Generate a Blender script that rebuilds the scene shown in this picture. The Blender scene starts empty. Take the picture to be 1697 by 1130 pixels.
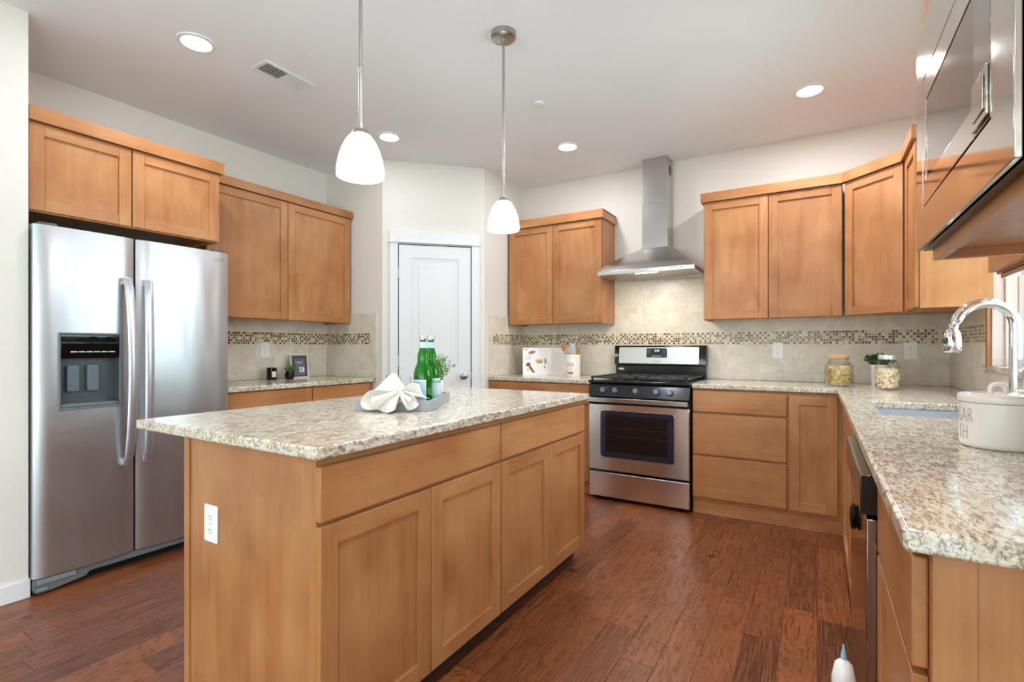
import bpy, bmesh, math, random
from mathutils import Vector, Matrix
random.seed(7)
PI = math.pi
C = bpy.context.scene.collection
S = bpy.context.scene

# ---------------------------------------------------------------- camera
YAW = 0.5459
CAMH = 1.1675
cam_d = bpy.data.cameras.new('camera')
cam = bpy.data.objects.new('camera', cam_d)
C.objects.link(cam)
cam.location = (0, 0, CAMH)
cam.rotation_euler = (PI/2, 0, YAW)
cam_d.sensor_width = 36
cam_d.lens = 36*833.3/1697
cam_d.shift_y = (576.06-565)/1697
cam_d.clip_start = 0.02
S.camera = cam

# ---------------------------------------------------------------- colour helpers
def lin(c):
    return tuple(((v/255)/12.92 if v/255 <= .04045 else ((v/255+.055)/1.055)**2.4) for v in c)
def rgba(c): return (*lin(c), 1)

# ---------------------------------------------------------------- view + world
S.view_settings.view_transform = 'Standard'
S.view_settings.look = 'None'
S.view_settings.gamma = 1
S.view_settings.use_curve_mapping = False
S.view_settings.exposure = 0.54

W = bpy.data.worlds.new('daylight'); S.world = W
W.use_nodes = True
nt = W.node_tree; nt.nodes.clear()
wo = nt.nodes.new('ShaderNodeOutputWorld'); bg = nt.nodes.new('ShaderNodeBackground')
tc = nt.nodes.new('ShaderNodeTexCoord'); sep = nt.nodes.new('ShaderNodeSeparateXYZ')
nz = nt.nodes.new('ShaderNodeTexNoise'); nz.inputs['Scale'].default_value = 9; nz.inputs['Detail'].default_value = 6
add = nt.nodes.new('ShaderNodeMath'); add.operation = 'MULTIPLY_ADD'; add.inputs[1].default_value = .25
rp = nt.nodes.new('ShaderNodeValToRGB')
e = rp.color_ramp.elements
e[0].position = 0.0; e[0].color = rgba((150, 160, 120))
e[1].position = 1.0; e[1].color = rgba((225, 236, 250))
for p, col in ((.12, (120, 140, 92)), (.3, (150, 172, 122)), (.36, (236, 242, 248))):
    k = e.new(p); k.color = rgba(col)
nt.links.new(tc.outputs['Generated'], sep.inputs[0]); nt.links.new(tc.outputs['Generated'], nz.inputs['Vector'])
nt.links.new(nz.outputs['Fac'], add.inputs[0]); nt.links.new(sep.outputs['Z'], add.inputs[2])
nt.links.new(add.outputs[0], rp.inputs[0]); nt.links.new(rp.outputs[0], bg.inputs[0])
bg.inputs[1].default_value = 3.3
nt.links.new(bg.outputs[0], wo.inputs[0])

# soft lamps at the window openings: sink daylight, plus added fill at two unseen windows
def area(name, loc, rot, sx, sy, power, col=(1, 1, 1)):
    d = bpy.data.lights.new(name, 'AREA'); d.shape = 'RECTANGLE'; d.size = sx; d.size_y = sy
    d.energy = power; d.color = col
    o = bpy.data.objects.new(name, d); C.objects.link(o); o.location = loc; o.rotation_euler = rot
    return o
area('window_lamp', (1.30, 2.74, 1.60), (0, PI/2, 0), 1.3, 1.7, 34, (.66, .86, 1.0))
area('window_lamp', (.84, -1.9, 1.15), (0, PI/2+.5, 0), 2.0, 2.4, 74, (.72, .87, 1.0))  # added fill at an unseen side window, tilted up to lift the ceiling
area('window_lamp', (-1.3, -3.44, 1.45), (PI/2+.75, 0, 0), 2.9, 1.9, 43, (.72, .88, 1.0))  # added fill behind the camera, aimed upward for ceiling bounce

# ---------------------------------------------------------------- material helpers
class NT:
    def __init__(s, name):
        s.m = bpy.data.materials.new(name); s.m.use_nodes = True
        s.t = s.m.node_tree; s.t.nodes.clear()
        s.out = s.n('ShaderNodeOutputMaterial'); s.p = s.n('ShaderNodeBsdfPrincipled')
        s.l(s.p.outputs[0], s.out.inputs[0])
    def n(s, k, **kw):
        x = s.t.nodes.new(k)
        for a, b in kw.items(): setattr(x, a, b)
        return x
    def l(s, a, b): s.t.links.new(a, b)
    def set(s, k, v): s.p.inputs[k].default_value = v
    def coord(s, scale=(1, 1, 1), rot=(0, 0, 0), loc=(0, 0, 0), rnd=0):
        t = s.n('ShaderNodeTexCoord'); mp = s.n('ShaderNodeMapping')
        mp.inputs['Scale'].default_value = scale; mp.inputs['Rotation'].default_value = rot; mp.inputs['Location'].default_value = loc
        src = t.outputs['Object']
        if rnd:
            oi = s.n('ShaderNodeObjectInfo'); ml = s.math('MULTIPLY', oi.outputs['Random'], rnd)
            va = s.n('ShaderNodeVectorMath', operation='ADD'); s.l(src, va.inputs[0]); s.l(ml, va.inputs[1]); src = va.outputs[0]
        s.l(src, mp.inputs[0]); return mp.outputs[0]
    def math(s, op, a, b=None, c=None):
        x = s.n('ShaderNodeMath', operation=op)
        for i, v in enumerate((a, b, c)):
            if v is None: continue
            if isinstance(v, (int, float)): x.inputs[i].default_value = v
            else: s.l(v, x.inputs[i])
        return x.outputs[0]
    def noise(s, vec, scale=5, detail=4, rough=.5, dist=0):
        x = s.n('ShaderNodeTexNoise'); s.l(vec, x.inputs['Vector'])
        x.inputs['Scale'].default_value = scale; x.inputs['Detail'].default_value = detail
        x.inputs['Roughness'].default_value = rough; x.inputs['Distortion'].default_value = dist
        return x.outputs['Fac']
    def ramp(s, fac, stops, const=False):
        x = s.n('ShaderNodeValToRGB'); s.l(fac, x.inputs[0]); e = x.color_ramp.elements
        if const: x.color_ramp.interpolation = 'CONSTANT'
        e[0].position = stops[0][0]; e[0].color = rgba(stops[0][1]); e[1].position = stops[-1][0]; e[1].color = rgba(stops[-1][1])
        for p, c in stops[1:-1]: k = e.new(p); k.color = rgba(c)
        return x.outputs[0]
    def framp(s, fac, a, b, lo=0, hi=1):
        x = s.n('ShaderNodeMapRange'); x.clamp = True; s.l(fac, x.inputs[0])
        for i, v in enumerate((a, b, lo, hi)): x.inputs[i+1].default_value = v
        return x.outputs[0]
    def mix(s, fac, a, b, mode='MIX'):
        x = s.n('ShaderNodeMix', data_type='RGBA', blend_type=mode)
        for i, v in ((0, fac), (6, a), (7, b)):
            if isinstance(v, (int, float)): x.inputs[i].default_value = v
            elif isinstance(v, tuple): x.inputs[i].default_value = rgba(v)
            else: s.l(v, x.inputs[i])
        return x.outputs[2]
    def bump(s, h, strength=.1, dist=.002):
        b = s.n('ShaderNodeBump'); b.inputs['Strength'].default_value = strength; b.inputs['Distance'].default_value = dist
        s.l(h, b.inputs['Height']); s.l(b.outputs[0], s.p.inputs['Normal'])

def plain(name, col, rough=.5, metal=0, **kw):
    m = NT(name); m.set('Base Color', rgba(col)); m.set('Roughness', rough); m.set('Metallic', metal)
    for k, v in kw.items(): m.set(k.replace('_', ' '), v)
    return m.m

def paint(name, col, rough=.6, bump=.06):
    m = NT(name); v = m.coord()
    n = m.noise(v, 1.2, 2)
    c2 = tuple(min(255, x+4) for x in col); c1 = tuple(x-3 for x in col)
    m.l(m.ramp(n, [(.3, c1), (.7, c2)]), m.p.inputs['Base Color'])
    m.set('Roughness', rough); m.bump(m.noise(v, 160, 3), bump, .002)
    return m.m

def maple(name, axis, tone=0):
    """stained maple; axis = direction of the grain in the object's own frame"""
    m = NT(name)
    sc = [6, 6, 6]; sc[axis] = 1.3
    v = m.coord(tuple(sc), rnd=13)
    sc2 = [95, 95, 95]; sc2[axis] = 2.4
    v2 = m.coord(tuple(sc2), rnd=7)
    vb = m.coord((1, 1, 1), rnd=5)
    n1 = m.noise(v, 1.0, 5, .6, 1.4); n2 = m.noise(v2, 1.0, 3, .6); n3 = m.noise(vb, 4.5, 3, .5)
    s = m.math('ADD', m.math('MULTIPLY', n1, .46), m.math('ADD', m.math('MULTIPLY', n2, .16), m.math('MULTIPLY', n3, .38)))
    t = tone
    col = m.ramp(s, [(.32, (148+t, 91+t, 51+t)), (.45, (171+t, 113+t, 68+t)), (.56, (182+t, 126+t, 79+t)), (.70, (197+t, 146+t, 99+t))])
    oi = m.n('ShaderNodeObjectInfo')
    vr = m.framp(oi.outputs['Random'], 0, 1, .93, 1.05)
    hs = m.n('ShaderNodeHueSaturation'); m.l(vr, hs.inputs['Value']); m.l(col, hs.inputs['Color'])
    m.l(hs.outputs[0], m.p.inputs['Base Color'])
    m.set('Roughness', .36); m.set('Specular IOR Level', .42); m.bump(n2, .05, .001)
    return m.m

def granite():
    m = NT('granite')
    v = m.coord((1, 1, 1), rot=(0, 0, .35)); vs = m.coord((1.5, .50, 1.1), rot=(0, 0, 1.05))
    base = m.ramp(m.noise(v, 26, 5, .6, .4), [(.3, (196, 180, 150)), (.45, (216, 204, 180)), (.58, (226, 219, 204)), (.75, (210, 208, 205))])
    tan = m.framp(m.noise(vs, 50, 4, .65, 1.2), .49, .61, 0, .78)
    c = m.mix(tan, base, (158, 132, 104))
    gr = m.framp(m.noise(vs, 88, 4, .65, .8), .53, .60, 0, .80)
    c = m.mix(gr, c, (122, 112, 104))
    wh = m.framp(m.noise(vs, 70, 3, .6), .58, .66, 0, .6)
    c = m.mix(wh, c, (236, 232, 222))
    dk = m.framp(m.noise(vs, 56, 6, .78, 1.6), .565, .61, 0, .96)
    cl = m.framp(m.noise(v, 9, 2), .40, .58, .30, 1)
    c = m.mix(m.math('MULTIPLY', dk, cl), c, (60, 50, 46))
    m.l(c, m.p.inputs['Base Color']); m.set('Roughness', .13); m.set('Specular IOR Level', .55)
    m.bump(m.noise(v, 30, 2), .03, .001)
    return m.m

def floor_mat():
    m = NT('oak_planks')
    t = m.n('ShaderNodeTexCoord'); sp = m.n('ShaderNodeSeparateXYZ'); m.l(t.outputs['Object'], sp.inputs[0])
    X, Y = sp.outputs['X'], sp.outputs['Y']
    wdt, ln = .127, .92
    ix = m.math('FLOOR', m.math('DIVIDE', X, wdt))
    wn = m.n('ShaderNodeTexWhiteNoise', noise_dimensions='1D'); m.l(ix, wn.inputs['W'])
    yy = m.math('ADD', m.math('DIVIDE', Y, ln), m.math('MULTIPLY', wn.outputs['Value'], 7.3))
    iy = m.math('FLOOR', yy)
    fx = m.math('FRACT', m.math('DIVIDE', X, wdt)); fy = m.math('FRACT', yy)
    cv = m.n('ShaderNodeCombineXYZ'); m.l(ix, cv.inputs[0]); m.l(iy, cv.inputs[1])
    w2 = m.n('ShaderNodeTexWhiteNoise', noise_dimensions='2D'); m.l(cv.outputs[0], w2.inputs['Vector'])
    rnd = w2.outputs['Value']
    # grain coordinates shifted for every plank
    gv = m.n('ShaderNodeCombineXYZ')
    m.l(m.math('MULTIPLY', X, 9), gv.inputs[0]); m.l(m.math('MULTIPLY', Y, 2.8), gv.inputs[1]); m.l(m.math('MULTIPLY', rnd, 37), gv.inputs[2])
    big = m.noise(gv.outputs[0], 1.0, 3, .55, 1.3)
    rings = m.math('PINGPONG', m.math('MULTIPLY', big, 17), 1.0)
    fv = m.n('ShaderNodeCombineXYZ')
    m.l(m.math('MULTIPLY', X, 170), fv.inputs[0]); m.l(m.math('MULTIPLY', Y, 6), fv.inputs[1]); m.l(m.math('MULTIPLY', rnd, 11), fv.inputs[2])
    fine = m.noise(fv.outputs[0], 1.0, 3, .6)
    base = m.ramp(rnd, [(0, (78, 36, 18)), (.25, (112, 56, 28)), (.5, (126, 66, 33)), (.75, (148, 82, 42)), (1, (92, 44, 22))])
    c = m.mix(m.math('MULTIPLY', m.framp(rings, .5, .95, 0, .72), 1.0), base, (70, 34, 20))
    c = m.mix(m.framp(fine, .42, .65, 0, .45), c, (172, 112, 72))
    blo = m.noise(t.outputs['Object'], 2.2, 2)
    c = m.mix(m.framp(blo, .4, .65, 0, .30), c, (98, 52, 36))
    kn = m.n('ShaderNodeTexVoronoi'); m.l(t.outputs['Object'], kn.inputs['Vector']); kn.inputs['Scale'].default_value = 3.1
    c = m.mix(m.framp(kn.outputs['Distance'], .03, .10, .8, 0), c, (44, 22, 14))
    ex = m.math('MINIMUM', fx, m.math('SUBTRACT', 1, fx)); ey = m.math('MINIMUM', fy, m.math('SUBTRACT', 1, fy))
    seam = m.math('MAXIMUM', m.framp(ex, .004, .016, 1, 0), m.framp(ey, .0008, .0025, 1, 0))
    c = m.mix(m.math('MULTIPLY', seam, .75), c, (52, 24, 14))
    m.l(c, m.p.inputs['Base Color'])
    m.l(m.framp(rings, 0, 1, .29, .38), m.p.inputs['Roughness']); m.set('Specular IOR Level', .4)
    h = m.math('SUBTRACT', m.math('ADD', m.math('MULTIPLY', rings, -.35), m.math('MULTIPLY', fine, .25)), m.math('MULTIPLY', seam, 1.2))
    m.bump(h, .32, .0016)
    return m.m

def tile_mat():
    m = NT('travertine_tile')
    t = m.n('ShaderNodeTexCoord'); sp = m.n('ShaderNodeSeparateXYZ'); m.l(t.outputs['Object'], sp.inputs[0])
    u = m.math('ADD', sp.outputs['X'], sp.outputs['Y']); z = sp.outputs['Z']
    uu = m.math('DIVIDE', m.math('SUBTRACT', u, 4.325-.072), .3075)
    fu = m.math('FRACT', uu); eu = m.math('MINIMUM', fu, m.math('SUBTRACT', 1, fu))
    seam = m.framp(eu, .0035, .008, 1, 0)
    for zs in (.96, 1.526, 1.831):
        d = m.math('ABSOLUTE', m.math('SUBTRACT', z, zs)); seam = m.math('MAXIMUM', seam, m.framp(d, .0010, .0022, 1, 0))
    cv = m.n('ShaderNodeCombineXYZ'); m.l(m.math('FLOOR', uu), cv.inputs[0])
    m.l(m.math('FLOOR', m.math('MULTIPLY', z, 4.1)), cv.inputs[1])
    w = m.n('ShaderNodeTexWhiteNoise', noise_dimensions='2D'); m.l(cv.outputs[0], w.inputs['Vector'])
    gv = m.n('ShaderNodeVectorMath', operation='ADD'); m.l(t.outputs['Object'], gv.inputs[0]); m.l(w.outputs['Color'], gv.inputs[1])
    n = m.noise(gv.outputs[0], 7, 6, .6, .9); n2 = m.noise(gv.outputs[0], 26, 4, .6)
    c = m.ramp(m.math('ADD', m.math('MULTIPLY', n, .7), m.math('MULTIPLY', n2, .3)), [(.34, (206, 194, 174)), (.5, (221, 210, 194)), (.64, (232, 224, 212))])
    c = m.mix(m.math('MULTIPLY', w.outputs['Value'], .18), c, (196, 178, 150))
    c = m.mix(m.math('MULTIPLY', seam, .7), c, (232, 226, 212))
    m.l(c, m.p.inputs['Base Color']); m.set('Roughness', .33)
    m.bump(m.math('SUBTRACT', 1, seam), .3, .001)
    return m.m

def mosaic_mat():
    m = NT('glass_mosaic')
    t = m.n('ShaderNodeTexCoord'); sp = m.n('ShaderNodeSeparateXYZ'); m.l(t.outputs['Object'], sp.inputs[0])
    u = m.math('ADD', sp.outputs['X'], sp.outputs['Y'])
    uu = m.math('DIVIDE', u, .0192); zz = m.math('DIVIDE', m.math('SUBTRACT', sp.outputs['Z'], 1.195), .0192)
    cv = m.n('ShaderNodeCombineXYZ'); iu = m.math('FLOOR', uu); iz = m.math('FLOOR', zz)
    m.l(iu, cv.inputs[0]); m.l(iz, cv.inputs[1])
    w = m.n('ShaderNodeTexWhiteNoise', noise_dimensions='2D'); m.l(cv.outputs[0], w.inputs['Vector'])
    ck = m.math('MODULO', m.math('ADD', m.math('ABSOLUTE', iu), m.math('ABSOLUTE', iz)), 2)
    sel = m.math('ADD', m.math('MULTIPLY', w.outputs['Value'], .66), m.math('MULTIPLY', m.math('GREATER_THAN', ck, .5), .34))
    c = m.ramp(sel, [(0, (226, 214, 186)), (.14, (178, 150, 118)), (.26, (216, 200, 168)), (.40, (200, 178, 142)), (.50, (150, 118, 88)), (.60, (92, 60, 42)), (.72, (112, 78, 54)), (.86, (80, 50, 36)), (.95, (140, 104, 72))], True)
    fu = m.math('FRACT', uu); fz = m.math('FRACT', zz)
    e = m.math('MINIMUM', m.math('MINIMUM', fu, m.math('SUBTRACT', 1, fu)), m.math('MINIMUM', fz, m.math('SUBTRACT', 1, fz)))
    g = m.framp(e, .055, .10, 1, 0)
    c = m.mix(g, c, (222, 212, 190))
    m.l(c, m.p.inputs['Base Color']); m.l(m.framp(g, 0, 1, .14, .6), m.p.inputs['Roughness'])
    m.bump(m.math('SUBTRACT', 1, g), .3, .001)
    return m.m

def steel(name, axis=2, col=(190, 190, 192), rough=.24, wav=.0, bump=.008, metal=1):
    m = NT(name)
    sc = [240, 240, 240]; sc[axis] = 1.5
    n = m.noise(m.coord(tuple(sc), rnd=3), 1, 3, .6)
    m.set('Metallic', metal); m.set('Base Color', rgba(col))
    sm = m.noise(m.coord((1, 1, 1), rnd=3), 5, 4, .6, .5)
    if bump == 0: m.l(m.framp(sm, .35, .7, rough-.02, rough+.03), m.p.inputs['Roughness'])
    else: m.l(m.math('ADD', m.framp(n, .3, .7, rough-.01, rough+.01), m.framp(sm, .35, .7, -.02, .03)), m.p.inputs['Roughness'])
    h = n
    if wav:
        sw = [3.0, 3.0, 3.0]; sw[2] = .45
        w = m.noise(m.coord(tuple(sw)), 1.6, 2, .45)
        b1 = m.n('ShaderNodeBump'); b1.inputs['Strength'].default_value = 1; b1.inputs['Distance'].default_value = wav; m.l(w, b1.inputs['Height'])
        
        if bump == 0: m.l(b1.outputs[0], m.p.inputs['Normal']); return m.m
        b2 = m.n('ShaderNodeBump'); b2.inputs['Strength'].default_value = bump; b2.inputs['Distance'].default_value = .001
        m.l(n, b2.inputs['Height']); m.l(b1.outputs[0], b2.inputs['Normal']); m.l(b2.outputs[0], m.p.inputs['Normal'])
    else: m.bump(h, bump, .001)
    return m.m

def glass(name, col=(255, 255, 255), rough=0.0, ior=1.45):
    m = NT(name); m.set('Base Color', rgba(col)); m.set('Transmission Weight', 1); m.set('Roughness', rough); m.set('IOR', ior)
    return m.m

def thin_glass(name, tint=(250, 252, 252), refl=.08):
    m = NT(name); m.t.nodes.remove(m.p); tr = m.n('ShaderNodeBsdfTransparent'); tr.inputs[0].default_value = rgba(tint)
    gl = m.n('ShaderNodeBsdfGlossy'); gl.inputs['Roughness'].default_value = .02; fr = m.n('ShaderNodeLayerWeight'); fr.inputs['Blend'].default_value = .25
    f = m.math('ADD', m.math('MULTIPLY', fr.outputs['Fresnel'], .5), refl*.3)
    mx = m.n('ShaderNodeMixShader'); m.l(f, mx.inputs[0]); m.l(tr.outputs[0], mx.inputs[1]); m.l(gl.outputs[0], mx.inputs[2]); m.l(mx.outputs[0], m.out.inputs[0])
    return m.m

def emis(name, col, strength, base=(240, 240, 240)):
    m = NT(name); m.set('Base Color', rgba(base)); m.set('Emission Color', rgba(col)); m.set('Emission Strength', strength); m.set('Roughness', .3)
    return m.m

WV = maple('maple_vertical', 2); WH = maple('maple_horizontal', 0); WD = maple('maple_deep', 1)
M_GR = granite(); M_FL = floor_mat(); M_TI = tile_mat(); M_MO = mosaic_mat()
M_WALL = paint('wall_paint', (223, 217, 209)); M_CEIL = paint('ceiling_paint', (230, 232, 234), .7)
M_TRIM = paint('white_trim', (224, 225, 226), .4, .01)
M_SSF = steel('brushed_steel_fridge', 2, (190, 192, 196), .315, wav=.009, bump=.0, metal=.90)
M_SS = steel('brushed_steel', 0, (196, 194, 192), .22)
M_SSR = steel('brushed_steel_range', 0, (226, 224, 222), .225, wav=.003, bump=.0)
M_SSM = steel('polished_steel', 0, (198, 190, 182), .09, bump=.01)
M_NI = steel('satin_nickel', 2, (178, 174, 168), .32)
M_CH = plain('chrome', (226, 230, 234), .06, 1)
M_BLK = plain('black_enamel', (14, 14, 15), .16)
M_IRON = plain('cast_iron', (26, 27, 29), .42)
M_DK = plain('dark_plastic', (38, 38, 40), .4)
M_GY = plain('grey_plastic', (104, 110, 112), .38)
M_GYD = plain('dark_grey_plastic', (72, 78, 82), .35)
M_GLK = plain('black_glass', (10, 12, 14), .03)
M_OVG = plain('oven_glass', (34, 40, 56), .08)
M_OVW = plain('oven_window', (26, 22, 22), .06)
M_WHT = plain('white_plastic', (238, 238, 236), .3)
M_CER = plain('white_ceramic', (236, 228, 222), .2, Coat_Weight=.4)
M_GAP = plain('shadow_gap_black', (12, 9, 8), .8)
M_GLS = thin_glass('clear_glass')
M_GRN = glass('green_glass', (30, 170, 30))
M_LAMP = emis('lamp_glow', (250, 252, 255), 14)
M_SHADE = emis('opal_glass', (236, 245, 255), 15)
M_INK = plain('black_ink', (28, 26, 26), .6)
M_LGT = plain('light_wood', (206, 172, 128), .5)
M_SPN = plain('spoon_wood', (182, 120, 56), .5)

# ---------------------------------------------------------------- geometry helpers
def link(o, parent=None):
    C.objects.link(o)
    if parent is not None: o.parent = parent
    return o
def obj(name, bm, mats, parent=None, bevel=0, seg=2, smooth=False, sub=0):
    me = bpy.data.meshes.new(name)
    bmesh.ops.recalc_face_normals(bm, faces=bm.faces)
    bm.to_mesh(me); bm.free()
    for m in (mats if isinstance(mats, (list, tuple)) else [mats]): me.materials.append(m)
    o = bpy.data.objects.new(name, me); link(o, parent)
    if smooth:
        for p in me.polygons: p.use_smooth = True
    if hasattr(me, 'set_sharp_from_angle'): me.set_sharp_from_angle(angle=math.radians(40))
    if bevel:
        b = o.modifiers.new('bevel', 'BEVEL'); b.width = bevel; b.segments = seg; b.limit_method = 'ANGLE'; b.angle_limit = math.radians(40)
        b.harden_normals = False
    if sub:
        b = o.modifiers.new('sub', 'SUBSURF'); b.levels = sub; b.render_levels = sub
    return o
def thing(name, label, cat, loc=(0, 0, 0), rz=0, group=None):
    o = bpy.data.objects.new(name, None); o.empty_display_size = .05; C.objects.link(o)
    o.location = loc; o.rotation_euler = (0, 0, rz); tag(o, label, cat, group); return o
def tag(o, label, cat, group=None):
    o['label'] = label; o['category'] = cat
    if group: o['group'] = group
    return o
def struct(o): o['kind'] = 'structure'; return o
def B(): return bmesh.new()
def box(bm, x0, x1, y0, y1, z0, z1, mi=0, M=None):
    vs = [bm.verts.new((x, y, z)) for z in (z0, z1) for y in (y0, y1) for x in (x0, x1)]
    fs = []
    for q in ((0, 2, 3, 1), (4, 5, 7, 6), (0, 1, 5, 4), (2, 6, 7, 3), (0, 4, 6, 2), (1, 3, 7, 5)):
        f = bm.faces.new([vs[i] for i in q]); f.material_index = mi; fs.append(f)
    if M is not None: bmesh.ops.transform(bm, matrix=M, verts=vs)
    return vs
def bx(*a, mi=0):
    bm = B(); box(bm, *a, mi=mi); return bm
def cells(bm, us, vs, filled, w0, w1, axis='z', mi=0):
    """grid slab: u,v grid lines, filled(i,j); w0..w1 thickness. axis = thickness axis"""
    def P(u, v, w): return {'z': (u, v, w), 'y': (u, w, v), 'x': (w, u, v)}[axis]
    cache = {}
    def V(i, j, k):
        if (i, j, k) not in cache: cache[(i, j, k)] = bm.verts.new(P(us[i], vs[j], (w0, w1)[k]))
        return cache[(i, j, k)]
    nu, nv = len(us)-1, len(vs)-1
    F = lambda i, j: 0 <= i < nu and 0 <= j < nv and filled(i, j)
    for i in range(nu):
        for j in range(nv):
            if not F(i, j): continue
            for k in (0, 1): bm.faces.new([V(i, j, k), V(i+1, j, k), V(i+1, j+1, k), V(i, j+1, k)]).material_index = mi
            for (di, dj, a, b) in ((-1, 0, (i, j), (i, j+1)), (1, 0, (i+1, j), (i+1, j+1)), (0, -1, (i, j), (i+1, j)), (0, 1, (i, j+1), (i+1, j+1))):
                if not F(i+di, j+dj):
                    bm.faces.new([V(*a, 0), V(*b, 0), V(*b, 1), V(*a, 1)]).material_index = mi
def lathe(bm, prof, n=32, c=(0, 0, 0), mi=0, M=None, cap=True):
    rings = []
    for r, z in prof:
        rings.append([bm.verts.new((c[0]+r*math.cos(2*PI*i/n), c[1]+r*math.sin(2*PI*i/n), c[2]+z)) for i in range(n)])
    for a, b in zip(rings, rings[1:]):
        for i in range(n):
            f = bm.faces.new([a[i], a[(i+1) % n], b[(i+1) % n], b[i]]); f.material_index = mi; f.smooth = True
    if cap:
        for r in (rings[0], rings[-1]):
            f = bm.faces.new(r); f.material_index = mi
    if M is not None: bmesh.ops.transform(bm, matrix=M, verts=[v for r in rings for v in r])
def tube(bm, pts, r, n=12, mi=0, cap=True):
    pts = [Vector(p) for p in pts]; rs = r if isinstance(r, (list, tuple)) else [r]*len(pts)
    rings = []; up = None
    for i, p in enumerate(pts):
        d = (pts[min(i+1, len(pts)-1)]-pts[max(i-1, 0)]).normalized()
        if up is None: up = Vector((0, 0, 1)) if abs(d.z) < .9 else Vector((1, 0, 0))
        a = d.cross(up).normalized(); b = a.cross(d).normalized(); up = b
        rings.append([bm.verts.new(p+(a*math.cos(2*PI*k/n)+b*math.sin(2*PI*k/n))*rs[i]) for k in range(n)])
    for a, b in zip(rings, rings[1:]):
        for k in range(n):
            f = bm.faces.new([a[k], a[(k+1) % n], b[(k+1) % n], b[k]]); f.material_index = mi; f.smooth = True
    if cap:
        bm.faces.new(rings[0]).material_index = mi; bm.faces.new(rings[-1]).material_index = mi
def prism(bm, poly, w0, w1, axis='z', mi=0):
    def P(u, v, w): return {'z': (u, v, w), 'y': (u, w, v), 'x': (w, u, v)}[axis]
    a = [bm.verts.new(P(u, v, w0)) for u, v in poly]; b = [bm.verts.new(P(u, v, w1)) for u, v in poly]
    bm.faces.new(a).material_index = mi; bm.faces.new(b).material_index = mi
    n = len(poly)
    for i in range(n): bm.faces.new([a[i], a[(i+1) % n], b[(i+1) % n], b[i]]).material_index = mi
def rrect(u0, u1, v0, v1, r, n=5):
    out = []
    for cx, cy, a0 in ((u1-r, v1-r, 0), (u0+r, v1-r, 90), (u0+r, v0+r, 180), (u1-r, v0+r, 270)):
        for k in range(n+1):
            a = math.radians(a0+90*k/n); out.append((cx+r*math.cos(a), cy+r*math.sin(a)))
    return out
def ell(cu, cv, ru, rv, n=20, a0=0):
    return [(cu+ru*math.cos(2*PI*i/n)*math.cos(a0)-rv*math.sin(2*PI*i/n)*math.sin(a0), cv+ru*math.cos(2*PI*i/n)*math.sin(a0)+rv*math.sin(2*PI*i/n)*math.cos(a0)) for i in range(n)]
def text_mesh(body, size, depth=.0004, offset=0.0):
    cu = bpy.data.curves.new('lettering', 'FONT'); cu.body = body; cu.size = size; cu.extrude = depth; cu.offset = offset
    cu.align_x = 'CENTER'; cu.align_y = 'CENTER'; cu.resolution_u = 3
    o = bpy.data.objects.new('lettering', cu); C.objects.link(o)
    dg = bpy.context.evaluated_depsgraph_get(); me = bpy.data.meshes.new_from_object(o.evaluated_get(dg))
    bpy.data.objects.remove(o); bpy.data.curves.remove(cu)
    return me
def text(name, body, size, M, mat, parent, bend=None, sx=1, offset=0.0):
    """lettering facing local -y; M places it. bend=radius wraps it round a vertical cylinder"""
    me = text_mesh(body, size, offset=offset)
    for v in me.vertices:
        x, y, z = v.co; x *= sx
        if bend:
            a = x/bend; v.co = ((bend+z)*math.sin(a), -(bend+z)*math.cos(a), y)
        else: v.co = (x, -z, y)
    me.transform(M); me.materials.clear(); me.materials.append(mat)
    o = bpy.data.objects.new(name, me); link(o, parent); return o
T = Matrix.Translation
def RZ(a): return Matrix.Rotation(a, 4, 'Z')

# ---------------------------------------------------------------- room dimensions
XL, XR, YB, YP, XP, ZC = -3.806, .754, 4.337, 3.028, -2.494, 2.736
YF = -3.5
XN = -3.16            # near stretch of the left wall
DX, DY = XP, YP+ (XP+3.106)      # end of the diagonal pantry wall
WY0, WY1, WZ0, WZ1 = 2.02, 3.45, 1.045, 2.13   # sink window opening

def wall(name, us, vs, filled, w0, w1, axis):
    bm = B(); cells(bm, us, vs, filled, w0, w1, axis); return struct(obj(name, bm, M_WALL))
struct(obj('floor', bx(-4.2, 1.2, YF-.2, 4.7, -.06, 0), M_FL))
struct(obj('ceiling', bx(-4.2, 1.2, YF-.2, 4.7, ZC, ZC+.08), M_CEIL))
full = lambda i, j: True
wall('wall_back', [XP-.15, XR+.18], [0, ZC], full, YB, YB+.12, 'y')
wall('wall_alcove', [.837, YP], [0, ZC], full, XL-.12, XL, 'x')
wall('wall_left', [YF, .837], [0, ZC], full, XL-.12, XN, 'x')
wall('wall_right', [YF, -3.1, -.7, WY0, WY1, YB], [0, .08, WZ0, WZ1, 2.2, ZC],
     lambda i, j: not (i == 3 and j == 2) and not (i == 1 and j in (1, 2, 3)), XR, XR+.18, 'x')
wall('wall_front', [XN, -2.75, .15, XR+.18], [0, .5, 2.4, ZC], lambda i, j: not (i == 1 and j == 1), YF-.15, YF, 'y')
# pantry corner: one solid with two returns and the diagonal face
bm = B(); prism(bm, [(XL-.12, YP), (-3.106, YP), (DX, DY), (DX, YB+.12), (XL-.12, YB+.12)], 0, ZC)
struct(obj('wall_pantry', bm, M_WALL))
# baseboards
bm = B(); box(bm, XN, XN+.014, YF, .851, 0, .085); box(bm, XN-.1, XN+.014, .837, .851, 0, .085)
struct(obj('baseboard_left', bm, M_TRIM, bevel=.003))

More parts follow.
